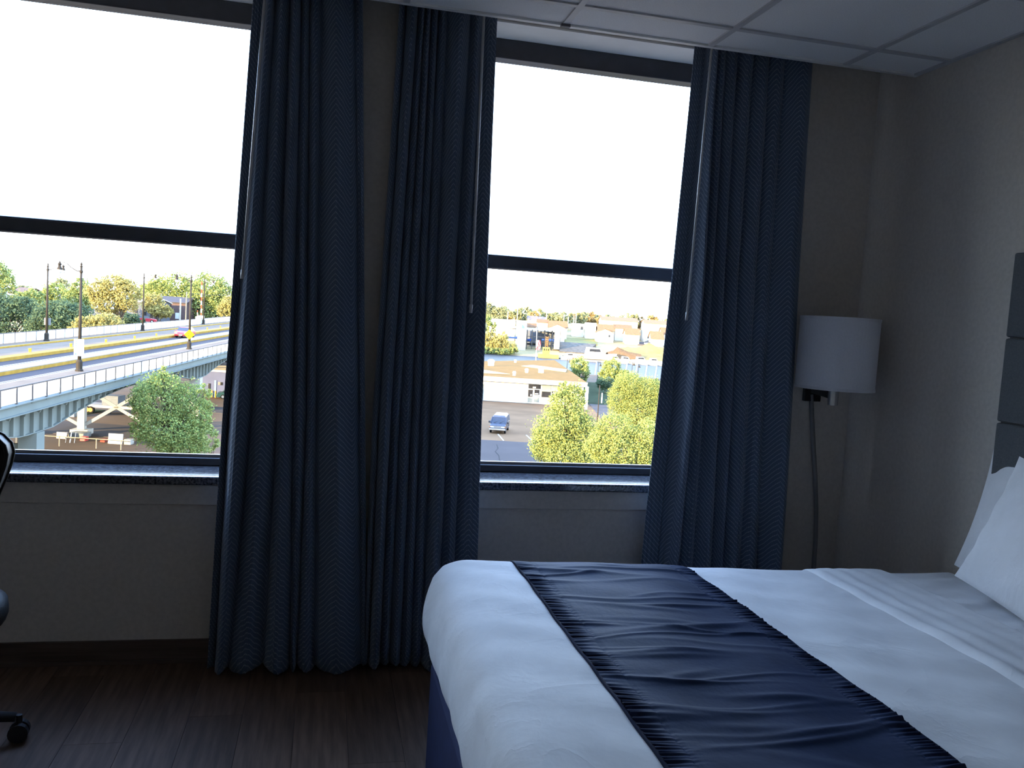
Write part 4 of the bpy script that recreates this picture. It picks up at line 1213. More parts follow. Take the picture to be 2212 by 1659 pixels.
tree('low_bush', 'low shaded bush in front of the grey house', 'bush', [(275, 690, 30, 16), (295, 695, 20, 12)], 170, 1800, 0.25, LF_DK, trunk=0.1)
tree('broad_tree', 'tree hidden behind the curtain beyond the bridge', 'tree', [(560, 650, 44, 46)], 215, 2500, 0.36, LF_G, trunk=0.4)

# ---- houses and street things beyond the bridge
def house(name, label, px0, px1, yr, ye, yb, dep, wallm, roofm, deep=9, wins=(), gable=False, cat='house', base=None, over=0.4):
    la, lb = px_lat(px0, dep), px_lat(px1, dep); mid = (px0+px1)/2
    zr, ze, zb = px_z(mid, yr, dep+(0 if gable else deep/2)), px_z(mid, ye, dep), (base if base is not None else px_z(mid, yb, dep))
    root = thing(name, loc_frame((la+lb)/2, dep, zb), label, cat)
    MB().hexa(local_box(la, lb, dep, dep+deep, zb-1.5, ze)).build('wall', wallm, root)
    if gable:
        lm = (la+lb)/2
        P = [loc_frame(la-over, dep-over, ze-0.1), loc_frame(lm, dep-over, zr), loc_frame(lb+over, dep-over, ze-0.1), loc_frame(la-over, dep+deep+over, ze-0.1), loc_frame(lm, dep+deep+over, zr), loc_frame(lb+over, dep+deep+over, ze-0.1)]
        MB().add([loc_frame(la, dep, ze), loc_frame(lb, dep, ze), loc_frame(lm, dep, zr-0.15), loc_frame(la, dep+0.3, ze), loc_frame(lb, dep+0.3, ze), loc_frame(lm, dep+0.3, zr-0.15)], [(0,1,2),(5,4,3),(0,3,4,1),(1,4,5,2),(2,5,3,0)]).build('gable_wall', wallm, root)
        for s_ in ((0, 1, 4, 3), (1, 2, 5, 4)):
            q = [P[i] for i in s_]
            MB().hexa(q+[p+Vector((0, 0, 0.18)) for p in q]).build('roof_slope', roofm, root)
    else:
        P = [loc_frame(la-over, dep-over, ze-0.1), loc_frame(lb+over, dep-over, ze-0.1), loc_frame(lb+over, dep+deep/2, zr), loc_frame(la-over, dep+deep/2, zr), loc_frame(lb+over, dep+deep+over, ze-0.1), loc_frame(la-over, dep+deep+over, ze-0.1)]
        for s_ in ((0, 1, 2, 3), (3, 2, 4, 5)):
            q = [P[i] for i in s_]
            MB().hexa(q+[p+Vector((0, 0, 0.18)) for p in q]).build('roof_slope', roofm, root)
        MB().add([loc_frame(la, dep, ze), loc_frame(la, dep+deep, ze), loc_frame(la, dep+deep/2, zr-0.1), loc_frame(la+.2, dep, ze), loc_frame(la+.2, dep+deep, ze), loc_frame(la+.2, dep+deep/2, zr-0.1),
                  loc_frame(lb-.2, dep, ze), loc_frame(lb-.2, dep+deep, ze), loc_frame(lb-.2, dep+deep/2, zr-0.1), loc_frame(lb, dep, ze), loc_frame(lb, dep+deep, ze), loc_frame(lb, dep+deep/2, zr-0.1)],
                 [(0,1,2),(5,4,3),(0,3,4,1),(1,4,5,2),(2,5,3,0),(6,7,8),(11,10,9),(6,9,10,7),(7,10,11,8),(8,11,9,6)]).build('gable_wall', wallm, root)
    for (x0, y0, x1, y1, *mm) in wins:
        MB().hexa(local_box(px_lat(x0, dep), px_lat(x1, dep), dep-0.12, dep+0.02, px_z(x0, y1, dep), px_z(x0, y0, dep))).build('window', mm[0] if mm else GLASS_DK, root)
    return root
GREYH = mat('grey_house_siding', (0.17, 0.18, 0.20), var=0.06, scale=1, rough=0.8)
BRICKH = mat('brown_brick_wall', (0.16, 0.11, 0.10), var=0.1, scale=2, rough=0.9)
house('grey_house', 'grey house with white eaves behind the bridge fence', 276, 326, 645, 652, 700, 196, GREYH, STUCCO, wins=((280, 662, 290, 675), (302, 662, 309, 680), (318, 675, 322, 690)), base=G)
house('brick_house', 'brown brick house with pale trim left of the crossing barrier', 322, 394, 641, 652, 700, 208, BRICKH, mat('dark_grey_shingle', (0.10, 0.09, 0.095), var=0.1, scale=1.5), wins=((338, 676, 346, 690), (372, 675, 380, 688, SIGNW), (352, 655, 362, 662)), base=G)
house('flat_building', 'low white flat roofed building in the trees at far left', 48, 97, 618.5, 626, 640, 200, STUCCO, STUCCO, base=G, cat='building')
house('brown_roof_house', 'brown roofed house among the trees at far left', 14, 42, 621, 633, 640, 190, STUCCO, mat('brown_shingle', (0.20, 0.13, 0.10), var=0.1, scale=2), base=G)
o = vehicle('parked_red_car', 'red car parked in front of the grey house, partly behind bushes', 'car', loc_frame(px_lat(308, 176), 176, px_z(308, 696.5, 176)), 0.1, 4.3, 1.75,
        [(2.15, 0.30), (2.18, 0.55), (2.05, 0.78), (1.0, 0.95), (-1.9, 0.98), (-2.1, 0.80), (-2.12, 0.35), (-1.8, 0.24), (1.8, 0.24)],
        [(1.05, 0.93), (0.35, 1.40), (-1.1, 1.42), (-1.75, 0.96)], RED, (1.3, -1.3), 0.32)
zf = px_z(300, 700, 176)
struct(MB().hexa(local_box(px_lat(250, 176), px_lat(420, 176), 170, 192, G, px_z(308, 696.5, 176))).build('raised_street', WALKWAY))
def plain_pole(label, px, ytop, ybot, dep, r, m, name='utility_pole', cat='pole', arm=None, group=None, sink=6.0):
    a, b = at(px, ybot, dep), at(px, ytop, dep); b.x, b.y = a.x, a.y
    root = thing(name, a, label, cat, group)
    MB().tube([a-Vector((0, 0, sink)), b], [r, r*0.75], 8).build('pole', m, root, smooth=True)
    if arm:
        z = b.z-arm[0]
        MB().bar((a.x-arm[1], a.y+arm[1]*0.2, z), (a.x+arm[1], a.y-arm[1]*0.2, z), 0.16).build('crossarm', m, root)
    return root
WOODP = mat('weathered_pole_wood', (0.30, 0.25, 0.18), var=0.15, scale=2, rough=0.9)
plain_pole('pale wooden pole without lamp left of the red car on the bridge', 388.5, 645, 700, 184, 0.20, mat('pale_pole_wood', (0.50, 0.45, 0.33)), sink=9)
plain_pole('thin dark wooden pole above the red car carrying a wire', 401, 630, 702, 176, 0.15, WOODP, sink=9)
wa, wb = at(401, 633.5, 176), at(520, 637, 176)
tag(MB().tube([wa, (wa+wb)/2-Vector((0, 0, 0.25)), wb], 0.035, 5).build('overhead_wire', BLACK_METAL, origin=tuple(wa)), 'dark overhead wire from the thin wooden pole to the right', 'wire')
gate = thing('crossing_barrier', at(434, 692, 170), 'raised red and white striped crossing barrier arm on white housing', 'barrier')
RW = mat('red_stripe_paint', (0.60, 0.12, 0.06)); 
a, b = at(434.5, 684, 170), at(436, 608, 170)
n = 9
for i in range(n):
    MB().bar(a+(b-a)*(i/n), a+(b-a)*((i+1)/n), 0.24, 0.16).build('stripe', RW if i % 2 == 0 else RAILW, gate)
MB().cbox(at(433.5, 688, 170), (1.3, 1.0, 1.2)).build('housing', RAILW, gate)
for i in range(3):
    q = at(426.5, 684-i*4.5, 170); MB().bar(q, q+Vector((0, 0, 0.42)), 0.14).build('stripe', RW if i % 2 == 0 else RAILW, gate)
q = at(426.5, 690, 170)
MB().cbox(q, (0.7, 0.6, 1.2)).build('signal_base', RAILW, gate)
for qx in (430,):
    q = at(qx, 690, 170); MB().box((q.x-1.6, q.y-0.8, G+7), (q.x+1.4, q.y+0.8, q.z-0.4)).build('plinth', KERB, gate)

# ---- the white store with the tan flat roof
D0 = 143.5
ST = thing('store', loc_frame(4, D0, G), 'white single storey store with a wide tan flat roof beyond the parking lot', 'building')
zE, zF = px_z(1150, 822, D0), px_z(1150, 829.5, D0)
MB().hexa(local_box(-16, 12.4, D0+1.2, 172, G, zF)).build('wall', STUCCO, ST)
la, lb = -16, 12.9
roof = MB().hexa([loc_frame(la, D0, zE), loc_frame(lb, D0, zE), loc_frame(10.6, 217, zE+0.1), loc_frame(la, 176, zE+0.1), loc_frame(la, D0, zE+0.15), loc_frame(lb, D0, zE+0.15), loc_frame(10.6, 217, zE+0.25), loc_frame(la, 176, zE+0.25)]).build('roof', ROOF_TAN, ST)
MB().hexa([loc_frame(la, D0, zF), loc_frame(lb, D0, zF), loc_frame(10.6, 217, zF+0.1), loc_frame(la, 176, zF+0.1), loc_frame(la, D0, zE), loc_frame(lb, D0, zE), loc_frame(10.6, 217, zE), loc_frame(la, 176, zE)]).build('fascia', STUCCO, ST)
MB().hexa([loc_frame(la, D0-0.06, zE-0.02), loc_frame(lb+.06, D0-0.06, zE-0.02), loc_frame(lb+.06, D0+0.2, zE-0.02), loc_frame(la, D0+0.2, zE-0.02), loc_frame(la, D0-0.06, zE+0.22), loc_frame(lb+.06, D0-0.06, zE+0.22), loc_frame(lb+.06, D0+0.2, zE+0.22), loc_frame(la, D0+0.2, zE+0.22)]).build('roof_edge', KERB, ST)
# pale strips on the roof: sunlit ridges put in as colour
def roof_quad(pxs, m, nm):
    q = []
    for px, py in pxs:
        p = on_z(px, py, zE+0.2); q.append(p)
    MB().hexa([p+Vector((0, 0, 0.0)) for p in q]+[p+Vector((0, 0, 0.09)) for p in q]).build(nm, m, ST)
RIDGE_SUN = mat('sunlit_ridge_tone', (0.45, 0.36, 0.22), var=0.05, scale=0.5)
roof_quad([(1041, 806.5), (1062, 807.5), (1102, 809), (1041, 799)], RIDGE_SUN, 'sunlit_ridge_strip')
roof_quad([(1126, 791), (1222, 804.5), (1225, 799), (1150, 789)], RIDGE_SUN, 'sunlit_ridge_strip')
for i, (px, py, w, h) in enumerate(((1060.5, 790, 0.75, 0.75), (1168.5, 805.5, 0.6, 0.7), (1110.5, 811.5, 0.32, 0.45), (1137.5, 805, 0.36, 0.45), (1113, 783.5, 0.3, 0.4))):
    c0 = on_z(px, py, zE+0.2)
    MB().lathe([(0, 0), (w*0.85, 0), (w*0.85, h*0.9), (w, h), (w, h*1.5), (w*0.5, h*1.8), (0, h*1.8)], c=c0, n=14).build('roof_vent', RAILW, ST, smooth=False)
# doors and windows of the front
Dw = D0+1.2
def front(px0, py0, px1, py1, m, nm, par=ST, out=0.08, zmin=None):
    z1_, z0_ = px_z(px0, py0, Dw), (px_z(px0, py1, Dw) if zmin is None else zmin)
    return MB().hexa(local_box(px_lat(px0, Dw), px_lat(px1, Dw), Dw-out, Dw+0.01, z0_, z1_)).build(nm, m, par)
dr = front(1140.5, 829.5, 1170, 871, mat('white_door_frame', (0.75, 0.74, 0.70)), 'entrance_frame', zmin=G+0.05)
front(1142, 830.2, 1168.5, 839.5, GLASS_DK, 'transom_pane', dr, 0.12)
for x0, x1 in ((1142, 1152), (1155.5, 1166.5)):
    front(x0, 842, x1, 857.5, GLASS_DK, 'door_pane', dr, 0.12)
    front(x0, 859, x1, 869.5, BLIND, 'door_panel', dr, 0.12)
front(1151.5, 835.5, 1158, 838.5, SIGNW, 'number_plate', dr, 0.15)
front(1147.5, 852, 1150, 856, SIGNW, 'door_notice', dr, 0.15)
for x0, x1 in ((1156, 1158.4), (1159.4, 1162), (1163, 1166)):
    front(x0, 853.5, x1, 857.2, SIGNW, 'door_notice', dr, 0.15)
front(1157, 850, 1164.5, 852, SIGNW, 'door_notice', dr, 0.15)
front(1038, 829.5, 1045.5, 866, BLIND, 'side_door')
for x0, x1 in ((1171.5, 1191), (1193, 1214), (1216, 1237)):
    wv = front(x0, 831, x1, 858.5, GLASS_DK, 'window')
    front(x0, 831.2, x1, 846, BLIND, 'blind', wv, 0.11)
wv = front(1195, 839.5, 1211, 841.8, SIGNW, 'window_lettering', ST, 0.14)
front(1195.5, 848, 1209, 850.2, SIGNW, 'window_lettering', ST, 0.14)
front(1240, 831, 1256, 858, BLIND, 'window')

# ---- flag, park lamps, trees of the right window
fp = thing('flagpole', on_z(1156, 830, G) if False else loc_frame(px_lat(1155, 228), 228, G), 'white flagpole rising behind the store roof', 'flagpole')
a = loc_frame(px_lat(1155.5, 228), 228, G); tz = px_z(1159, 713, 228); b = at(1159.5, 713, 228)
MB().tube([a, b], [0.14, 0.07], 8).build('pole', RAILW, fp, smooth=True)
MB().lathe([(0, 0), (0.14, 0.08), (0.14, 0.2), (0, 0.28)], c=tuple(b), n=10).build('finial', RAILW, fp)
flag = thing('flag', at(1160, 741, 227.9), 'red and white striped flag hanging limp from the white flagpole', 'flag')
for i in range(7):
    x0 = i*0.17
    P0 = []
    for k in range(9):
        q = k/8
        P0.append([Vector((x0*(0.8+0.3*q)+j*0.19*(0.8+0.3*q)+0.1*math.sin(5*q+i), -0.1+0.10*math.sin(6*q+j+i*1.3), 2.2-q*2.7)) for j in (0, 1)])
    c0 = at(1159, 749, 227.9)-Vector((0.1, 0, 0.4))
    mb = MB().grid([[c0+p for p in r] for r in P0])
    o = mb.build('flag_stripe', mat('flag_red', (0.50, 0.05, 0.06)) if i % 2 == 0 else RAILW, flag)
    so = o.modifiers.new('thick', 'SOLIDIFY'); so.thickness = 0.01
def park_lamp(label, px, yb, yt, dep, side, sink=0.0):
    a, b = at(px, yb, dep), at(px, yt, dep)
    H = b.z-a.z
    root = thing('park_lamp', a, label, 'street lamp')
    MB().tube([a-Vector((0, 0, sink)), a+Vector((0, 0, H*0.86))], [0.085, 0.06], 8).build('pole', POLE, root, smooth=True)
    c0 = a+Vector((0, 0, H*0.86)); pts = []
    r = H*0.13
    for k in range(9):
        t_ = PI*(1-k/8)
        pts.append(c0+Vector((side*(r*0.62+r*0.62*math.cos(t_)), 0, r*math.sin(t_))))
    MB().tube(pts, 0.04, 6).build('arm', POLE, root, smooth=True)
    e = pts[-1]
    MB().lathe([(0.04, 0.1), (0.08, -0.1), (0.30, -0.5), (0.32, -0.62), (0, -0.62)], c=tuple(e), n=12).build('lantern', POLE, root)
    return root
park_lamp('dark bow armed park lamp behind the right corner of the store roof', 1224, 805, 773, 214, 1, sink=4)
park_lamp('dark bow armed park lamp in front of the river, left of the bushy yellow tree', 1291, 812, 781, 212, 1, sink=2)
park_lamp('dark bow armed park lamp against the river above the yellow trees', 1365, 803, 781, 214, 1, sink=4)
park_lamp('farther small bow armed park lamp against the river, right of the others', 1378.5, 801, 787, 226, 1, sink=4)
park_lamp('pale bow armed park lamp beside the dark tree at the store corner', 1260, 835, 804, 166, -1, sink=1)
plain_pole('tall dark lamp pole between the two big yellow green trees', 1292.5, 832, 878, 118, 0.10, POLE, name='lamp_pole')
plain_pole('short white marker post on the lawn', 1300.5, 849, 856, 148, 0.12, RAILW, name='marker_post', sink=1.2)
o = MB().hexa(local_box(px_lat(1266, 140), px_lat(1272.5, 140), 140, 140.6, G, px_z(1269, 836, 140))).build('notice_stand', SIGNW, None, origin=tuple(loc_frame(px_lat(1269, 140), 140, G)))
tag(o, 'white upright box stand on the lawn right of the store', 'sign')
tree('yellow_green_tree', 'large yellow green tree in front of the store entrance', 'tree', [(1225, 880, 44, 50), (1215, 925, 66, 52), (1185, 960, 46, 40), (1255, 945, 46, 60), (1240, 855, 26, 30), (1225, 980, 76, 36), (1215, 840, 12, 20)], 80, 34000, 0.088, LF_YG, trunk=0.25)
tree('yellow_green_tree', 'yellow green tree behind the others, against the river', 'tree', [(1360, 835, 34, 34), (1400, 850, 34, 40), (1340, 862, 30, 44), (1380, 890, 52, 40), (1420, 880, 30, 50)], 112, 24000, 0.115, LF_YG, trunk=0.25)
tree('yellow_green_tree', 'yellow green tree at the lower right beside the curtain', 'tree', [(1330, 930, 46, 40), (1345, 975, 66, 44), (1395, 960, 44, 60), (1300, 965, 40, 40), (1420, 985, 36, 40)], 72, 30000, 0.080, LF_YG, trunk=0.22)
tree('small_dark_tree', 'dark green tree with sunlit top at the corner of the store roof', 'tree', [(1252, 790, 22, 20), (1254, 806, 20, 18)], 200, 2200, 0.26, LF_G, trunk=0.2)
tree('bushy_tree', 'bushy yellow tree at the river edge right of the store', 'tree', [(1322, 795, 22, 22), (1318, 812, 30, 16), (1345, 815, 22, 18)], 190, 3200, 0.26, LF_YG, trunk=0.2)
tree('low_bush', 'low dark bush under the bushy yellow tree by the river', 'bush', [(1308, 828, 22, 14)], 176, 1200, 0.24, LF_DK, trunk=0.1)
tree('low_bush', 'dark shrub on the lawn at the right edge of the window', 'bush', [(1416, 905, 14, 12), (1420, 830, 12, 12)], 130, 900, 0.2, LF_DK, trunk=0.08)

# ---- across the river
tree('bank_bush', 'yellow tipped bushes on the far bank at the left edge of the right window', 'bush', [(1056, 738, 20, 26), (1078, 744, 24, 20), (1100, 752, 22, 12), (1045, 750, 18, 16), (1085, 730, 14, 14)], 338, 5200, 0.42, LF_GOLD, base_z=bank_z(340), trunk=0.2)
tree('bank_bush', 'green shrubs at the waterline on the far bank', 'bush', [(1050, 757, 26, 8), (1085, 759, 24, 7), (1110, 757, 12, 7)], 334, 2200, 0.4, LF_G, base_z=bank_z(336), trunk=0.15)
tree('bank_tree', 'tall thin dark tree in front of the white building across the river', 'tree', [(1066, 712, 6, 14), (1050, 700, 14, 22), (1069, 702, 5, 8)], 350, 1500, 0.4, LF_G, base_z=bank_z(350), trunk=0.2)
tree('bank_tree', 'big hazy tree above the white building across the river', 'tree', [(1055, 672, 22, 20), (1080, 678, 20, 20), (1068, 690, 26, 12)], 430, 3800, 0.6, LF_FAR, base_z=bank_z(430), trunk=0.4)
rg = random.Random(11)
def nth(k):
    return '%d%s' % (k, 'th' if 10 <= k % 100 <= 20 else {1: 'st', 2: 'nd', 3: 'rd'}.get(k % 10, 'th'))
px = 1050.0; i = 0
tl_g = 'hazy tree line across the river'
while px < 1446:
    w = rg.uniform(11, 19); hgt = rg.uniform(9, 17)
    hz = 685+(px-1100)*0.063
    dep = rg.uniform(480, 560)
    ochre = rg.random() < 0.28
    if px > 1095 or True:
        tree('distant_tree', ('ochre' if ochre else 'green')+' distant tree, '+nth(i+1)+' from the left in the tree line across the river', 'tree',
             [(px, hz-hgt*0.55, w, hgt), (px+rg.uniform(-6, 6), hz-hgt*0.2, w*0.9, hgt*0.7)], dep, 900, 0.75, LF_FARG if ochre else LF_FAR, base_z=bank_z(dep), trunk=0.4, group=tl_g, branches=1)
    px += w*0.95; i += 1
px = 45.0; i = 0
while px < 150:
    i += 1; w = rg.uniform(16, 26); hz = 621+(px-50)*0.063
    dep = rg.uniform(300, 380)
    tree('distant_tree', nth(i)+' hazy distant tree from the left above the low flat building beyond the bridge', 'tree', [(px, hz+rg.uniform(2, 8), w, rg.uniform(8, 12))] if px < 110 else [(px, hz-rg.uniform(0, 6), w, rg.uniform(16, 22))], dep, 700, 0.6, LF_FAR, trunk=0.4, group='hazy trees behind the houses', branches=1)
    px += w*1.15

def fbox(name, label, cat, px0, px1, yt, yb, dep, deep, m, extras=(), base_sink=2.0, group=None):
    mid = (px0+px1)/2
    root = thing(name, loc_frame(px_lat(mid, dep), dep, px_z(mid, yb, dep)), label, cat, group)
    MB().hexa(local_box(px_lat(px0, dep), px_lat(px1, dep), dep, dep+deep, px_z(mid, yb, dep)-base_sink, px_z(mid, yt, dep))).build('wall', m, root)
    MB().hexa(local_box(px_lat(px0-0.8, dep), px_lat(px1+0.8, dep), dep-0.3, dep+deep+0.3, px_z(mid, yt, dep), px_z(mid, yt-0.8, dep))).build('roof_cap', STUCCO, root)
    for nm, x0, y0, x1, y1, mm in extras:
        MB().hexa(local_box(px_lat(x0, dep), px_lat(x1, dep), dep-0.25, dep+0.02, px_z(x0, y1, dep), px_z(x0, y0, dep))).build(nm, mm, root)
    return root
PBLUE = mat('pale_blue_panel', (0.45, 0.58, 0.80), var=0.03, scale=0.5)
fbox('marina_shed', 'large white shed half hidden by bushes across the river', 'building', 1048, 1105, 690, 728, 374, 20, STUCCO, (('eave_strip', 1094, 708.5, 1109, 709.8, GLASS_DK),))
fbox('stair_tower', 'white block with pale blue upper face right of the white shed', 'building', 1107.5, 1130, 692.5, 712, 368, 8, STUCCO, (('blue_face', 1120, 693, 1130, 709, PBLUE), ('blue_strip', 1108, 694, 1119, 699, PBLUE)), base_sink=8)
fbox('white_tower', 'tall plain white block at the waterline across the river', 'building', 1111, 1130, 710, 754, 352, 5, mat('white_panel_cladding', (0.80, 0.80, 0.80), var=0.03, scale=0.5))
house('white_house', 'white house with orange roof behind the boat racks', 1153, 1175, 690, 696.5, 716, 395, STUCCO, ROOF_OR, base=bank_z(395)-1)
house('white_house', 'white gabled house with orange roof right of the boat racks', 1180, 1213, 700, 708, 728, 378, STUCCO, ROOF_OR, gable=True, deep=6, base=bank_z(378)-1)
house('white_house', 'long orange roofed house behind the gabled house by the racks', 1178, 1217, 693.5, 707, 720, 390, STUCCO, ROOF_OR, base=bank_z(390)-1)
house('white_house', 'low orange roofed house between the white block and the boat racks', 1131, 1150, 698.5, 706, 716, 392, STUCCO, ROOF_OR, base=bank_z(392)-1)
house('grey_roof_house', 'grey hip roofed house far behind the white shed', 1131, 1152, 682.5, 690, 700, 440, STUCCO, mat('mauve_grey_shingle', (0.25, 0.20, 0.21)), base=bank_z(440))
house('grey_roof_house', 'second grey roofed house behind the boat racks', 1154, 1170, 684.5, 691, 700, 440, STUCCO, mat('mauve_grey_shingle', (0.25, 0.20, 0.21)), base=bank_z(440))
house('white_condo', 'wide white condominium block with light tan roof, middle of the right window', 1290, 1368, 685.5, 692.5, 726, 412, STUCCO, ROOF_LT, deep=14, base=bank_z(412)-1)
house('white_condo', 'orange roofed white condominium in front of the wide block', 1284, 1319, 701, 714, 732, 398, STUCCO, ROOF_OR, base=bank_z(398)-1)
house('white_condo', 'white gabled condominium front with a small dark window', 1281, 1318, 710, 718, 735, 388, STUCCO, ROOF_OR, gable=True, deep=6, wins=((1307, 723, 1310.5, 728),), base=bank_z(388)-1)
house('white_condo', 'orange roofed white condominium right of the gabled front', 1320, 1356, 701.5, 709.5, 735, 400, STUCCO, ROOF_OR, base=bank_z(400)-1)
house('white_condo', 'white condominium with orange roof beside the dark access road', 1344, 1374, 709.5, 722.5, 740, 386, STUCCO, ROOF_OR, base=bank_z(386)-1)
house('white_condo', 'white condominium with light tan roof at the right edge of the window', 1383, 1450, 692.5, 699.5, 730, 405, STUCCO, ROOF_LT, deep=12, base=bank_z(405)-1)
house('white_condo', 'white condominium with square orange roof right of the access road', 1400, 1426, 716, 732, 750, 384, STUCCO, ROOF_OR, base=bank_z(384)-1)
house('white_condo', 'orange roofed condominium touching the curtain at right', 1422, 1452, 708, 722, 748, 390, STUCCO, ROOF_OR, base=bank_z(390)-1)
house('white_condo', 'low white house left of the orange roofed condominium', 1258, 1279, 697.5, 703, 716, 402, STUCCO, STUCCO, base=bank_z(402)-1)
house('white_condo', 'small white house with dark gable left of the low white house', 1229, 1253, 699, 704, 713, 410, STUCCO, STUCCO, wins=((1246, 705, 1251, 711),), base=bank_z(410)-1)
# access road and parked cars, grass strip
def bank_quad(name, pts, m, dz=0.25):
    q = [loc_frame(px_lat(px, d), d, bank_z(d)+dz) for px, d in pts]
    return struct(MB().hexa([p-Vector((0, 0, 0.8)) for p in q]+q).build(name, m))
bank_quad('access_road', [(1371, 384), (1401, 384), (1401, 399), (1375, 399)], ASPHALT, 0.5)
bank_quad('bank_lawn', [(1215, 376), (1284, 376), (1284, 398), (1210, 398)], mat('yellow_lawn', (0.28, 0.24, 0.07), var=0.15, scale=0.1), 0.4)
bank_quad('quay_sand', [(1330, 342), (1445, 342), (1445, 378), (1335, 372)], SAND, 0.3)
for i, (px, py, lab) in enumerate(((1395, 735, 'silver parked car on the access road, nearest one'), (1397, 730, 'dark parked car on the access road, farther one'))):
    dd = 383.5+i*8
    c = vehicle('parked_car', lab, 'car', loc_frame(px_lat(px, dd), dd, bank_z(dd)+0.5), -0.2-YAW, 4.3, 1.75,
        [(2.15, 0.30), (2.18, 0.55), (2.05, 0.78), (1.0, 0.95), (-1.9, 0.98), (-2.1, 0.80), (-2.12, 0.35), (-1.8, 0.24), (1.8, 0.24)],
        [(1.05, 0.93), (0.35, 1.40), (-1.1, 1.42), (-1.75, 0.96)], CHROME if i == 0 else BLACK_METAL, (1.3, -1.3), 0.32)
def mound(name, label, pts, dep, m, cat='mound'):
    """pts: (px, ytop) along the crest"""
    root_p = loc_frame(px_lat(pts[0][0], dep), dep, bank_z(dep))
    P = []
    for dd, k in ((-7, 0.0), (-4, 0.55), (0, 1.0), (4, 0.7), (8, 0.0)):
        P.append([loc_frame(px_lat(px, dep)+0*dd, dep+dd, bank_z(dep+dd)-0.3+(max(0.2, px_z(px, py, dep)-bank_z(dep))*k)*(1+0.12*math.sin(px*1.7+dd))) for px, py in pts])
    o = MB().grid(P).build(name, m, None, smooth=True, origin=tuple(root_p))
    return tag(o, label, cat)
mound('sand_pile', 'long yellow sand pile on the far quay', [(1338, 758), (1350, 748), (1365, 752), (1380, 747), (1395, 739), (1410, 746), (1425, 749), (1440, 756)], 366, SAND)
mound('timber_pile', 'tangled pile of brown timber left of the sand pile', [(1308, 759), (1318, 756), (1328, 750), (1338, 752), (1352, 756), (1366, 760), (1380, 764)], 348, RUST)
WALLM = mat('grey_riprap', (0.15, 0.125, 0.095), var=0.3, scale=0.8)
o = struct(MB().hexa([loc_frame(px_lat(1204, 352), 352, bank_z(352)-2), loc_frame(px_lat(1262, 352), 352, bank_z(352)-2), loc_frame(px_lat(1282, 372), 372, bank_z(372)-2), loc_frame(px_lat(1200, 372), 372, bank_z(372)-2),
                  loc_frame(px_lat(1204, 352), 352, bank_z(352)+0.3), loc_frame(px_lat(1262, 352), 352, bank_z(352)+0.3), loc_frame(px_lat(1282, 372), 372, bank_z(372)+1.2), loc_frame(px_lat(1200, 372), 372, bank_z(372)+1.2)]).build('riprap_slope', WALLM))
# boat rack
dR = 356
rk = thing('boat_rack', loc_frame(px_lat(1168, dR), dR, px_z(1168, 754, dR)), 'dark steel dry storage boat rack under a pale canopy across the river', 'rack')
for px in (1132, 1143, 1154, 1170, 1186, 1203):
    for dd in (0, 6):
        a = loc_frame(px_lat(px, dR), dR+dd, px_z(px, 756, dR)-1); b = loc_frame(px_lat(px, dR), dR+dd, px_z(px, 712, dR))
        MB().bar(a, b, 0.32).build('rack_post', BLACK_METAL, rk)
for y in (726, 736.5, 746):
    MB().bar(loc_frame(px_lat(1131, dR), dR, px_z(1131, y, dR)), loc_frame(px_lat(1204, dR), dR, px_z(1204, y+4, dR)), 0.25).build('rack_beam', BLACK_METAL, rk)
MB().hexa(local_box(px_lat(1152, dR), px_lat(1206, dR), dR-1, dR+8, px_z(1180, 713.5, dR), px_z(1180, 711.5, dR))).build('canopy', STUCCO, rk)
MB().hexa(local_box(px_lat(1131, dR), px_lat(1204, dR), dR+8, dR+8.4, px_z(1168, 752, dR), px_z(1168, 716, dR))).build('back_wall', mat('shed_grey', (0.16, 0.17, 0.19)), rk)
MB().hexa(local_box(px_lat(1191, dR), px_lat(1203, dR), dR-0.5, dR+2, px_z(1197, 754, dR), px_z(1197, 715, dR))).build('end_wall', mat('shed_grey_light', (0.30, 0.32, 0.35)), rk)
def boat(name, label, px, py, length, dep, m, heading=None, cabin=True, group=None, z=None, cabm=None):
    """a boat with its waterline at pixel (px, py)"""
    root = thing(name, at(px, py, dep) if z is None else loc_frame(px_lat(px, dep), dep, z), label, 'boat', group, local=True)
    root.rotation_euler = (0, 0, (-YAW if heading is None else heading))
    L = length; B = L*0.30; Hh = L*0.16
    secs = []
    for k in range(9):
        q = k/8
        wq = B/2*(1-max(0, (q-0.45)/0.55)**2.2)+0.02
        xx = -L/2+L*q
        sh = Hh*(0.85+0.35*q*q)
        secs.append([(xx+0.06*L*q*0, -wq, sh), (xx-0.03*L*q, -wq*0.8, sh*0.35), (xx-0.06*L*q, 0, -0.1), (xx-0.03*L*q, wq*0.8, sh*0.35), (xx, wq, sh)])
    mb = MB().grid(secs)
    mb.add(secs[0], [(0, 1, 2, 3, 4)])
    for k in range(8):
        mb.add([secs[k][0], secs[k][4], secs[k+1][4], secs[k+1][0]], [(0, 1, 2, 3)])
    mb.build('hull', m, root)
    if cabin:
        MB().prism([(-L*0.25, Hh*0.9), (L*0.18, Hh*0.95), (L*0.06, Hh*1.9), (-L*0.22, Hh*1.95)], -B*0.34, B*0.34).build('cabin', cabm or BOATW, root, bevel=0.05)
        MB().prism([(-L*0.18, Hh*1.35), (L*0.09, Hh*1.35), (L*0.06, Hh*1.75), (-L*0.18, Hh*1.75)], -B*0.345, B*0.345).build('cabin_window', GLASS_DK, root)
    else:
        MB().prism([(L*0.05, Hh*0.95), (L*0.12, Hh*0.95), (L*0.02, Hh*1.5), (0, Hh*1.5)], -B*0.3, B*0.3).build('windscreen', GLASS_DK, root)
    return root
BLUEB = mat('royal_blue_cover', (0.05, 0.12, 0.45), var=0.1, scale=0.5)
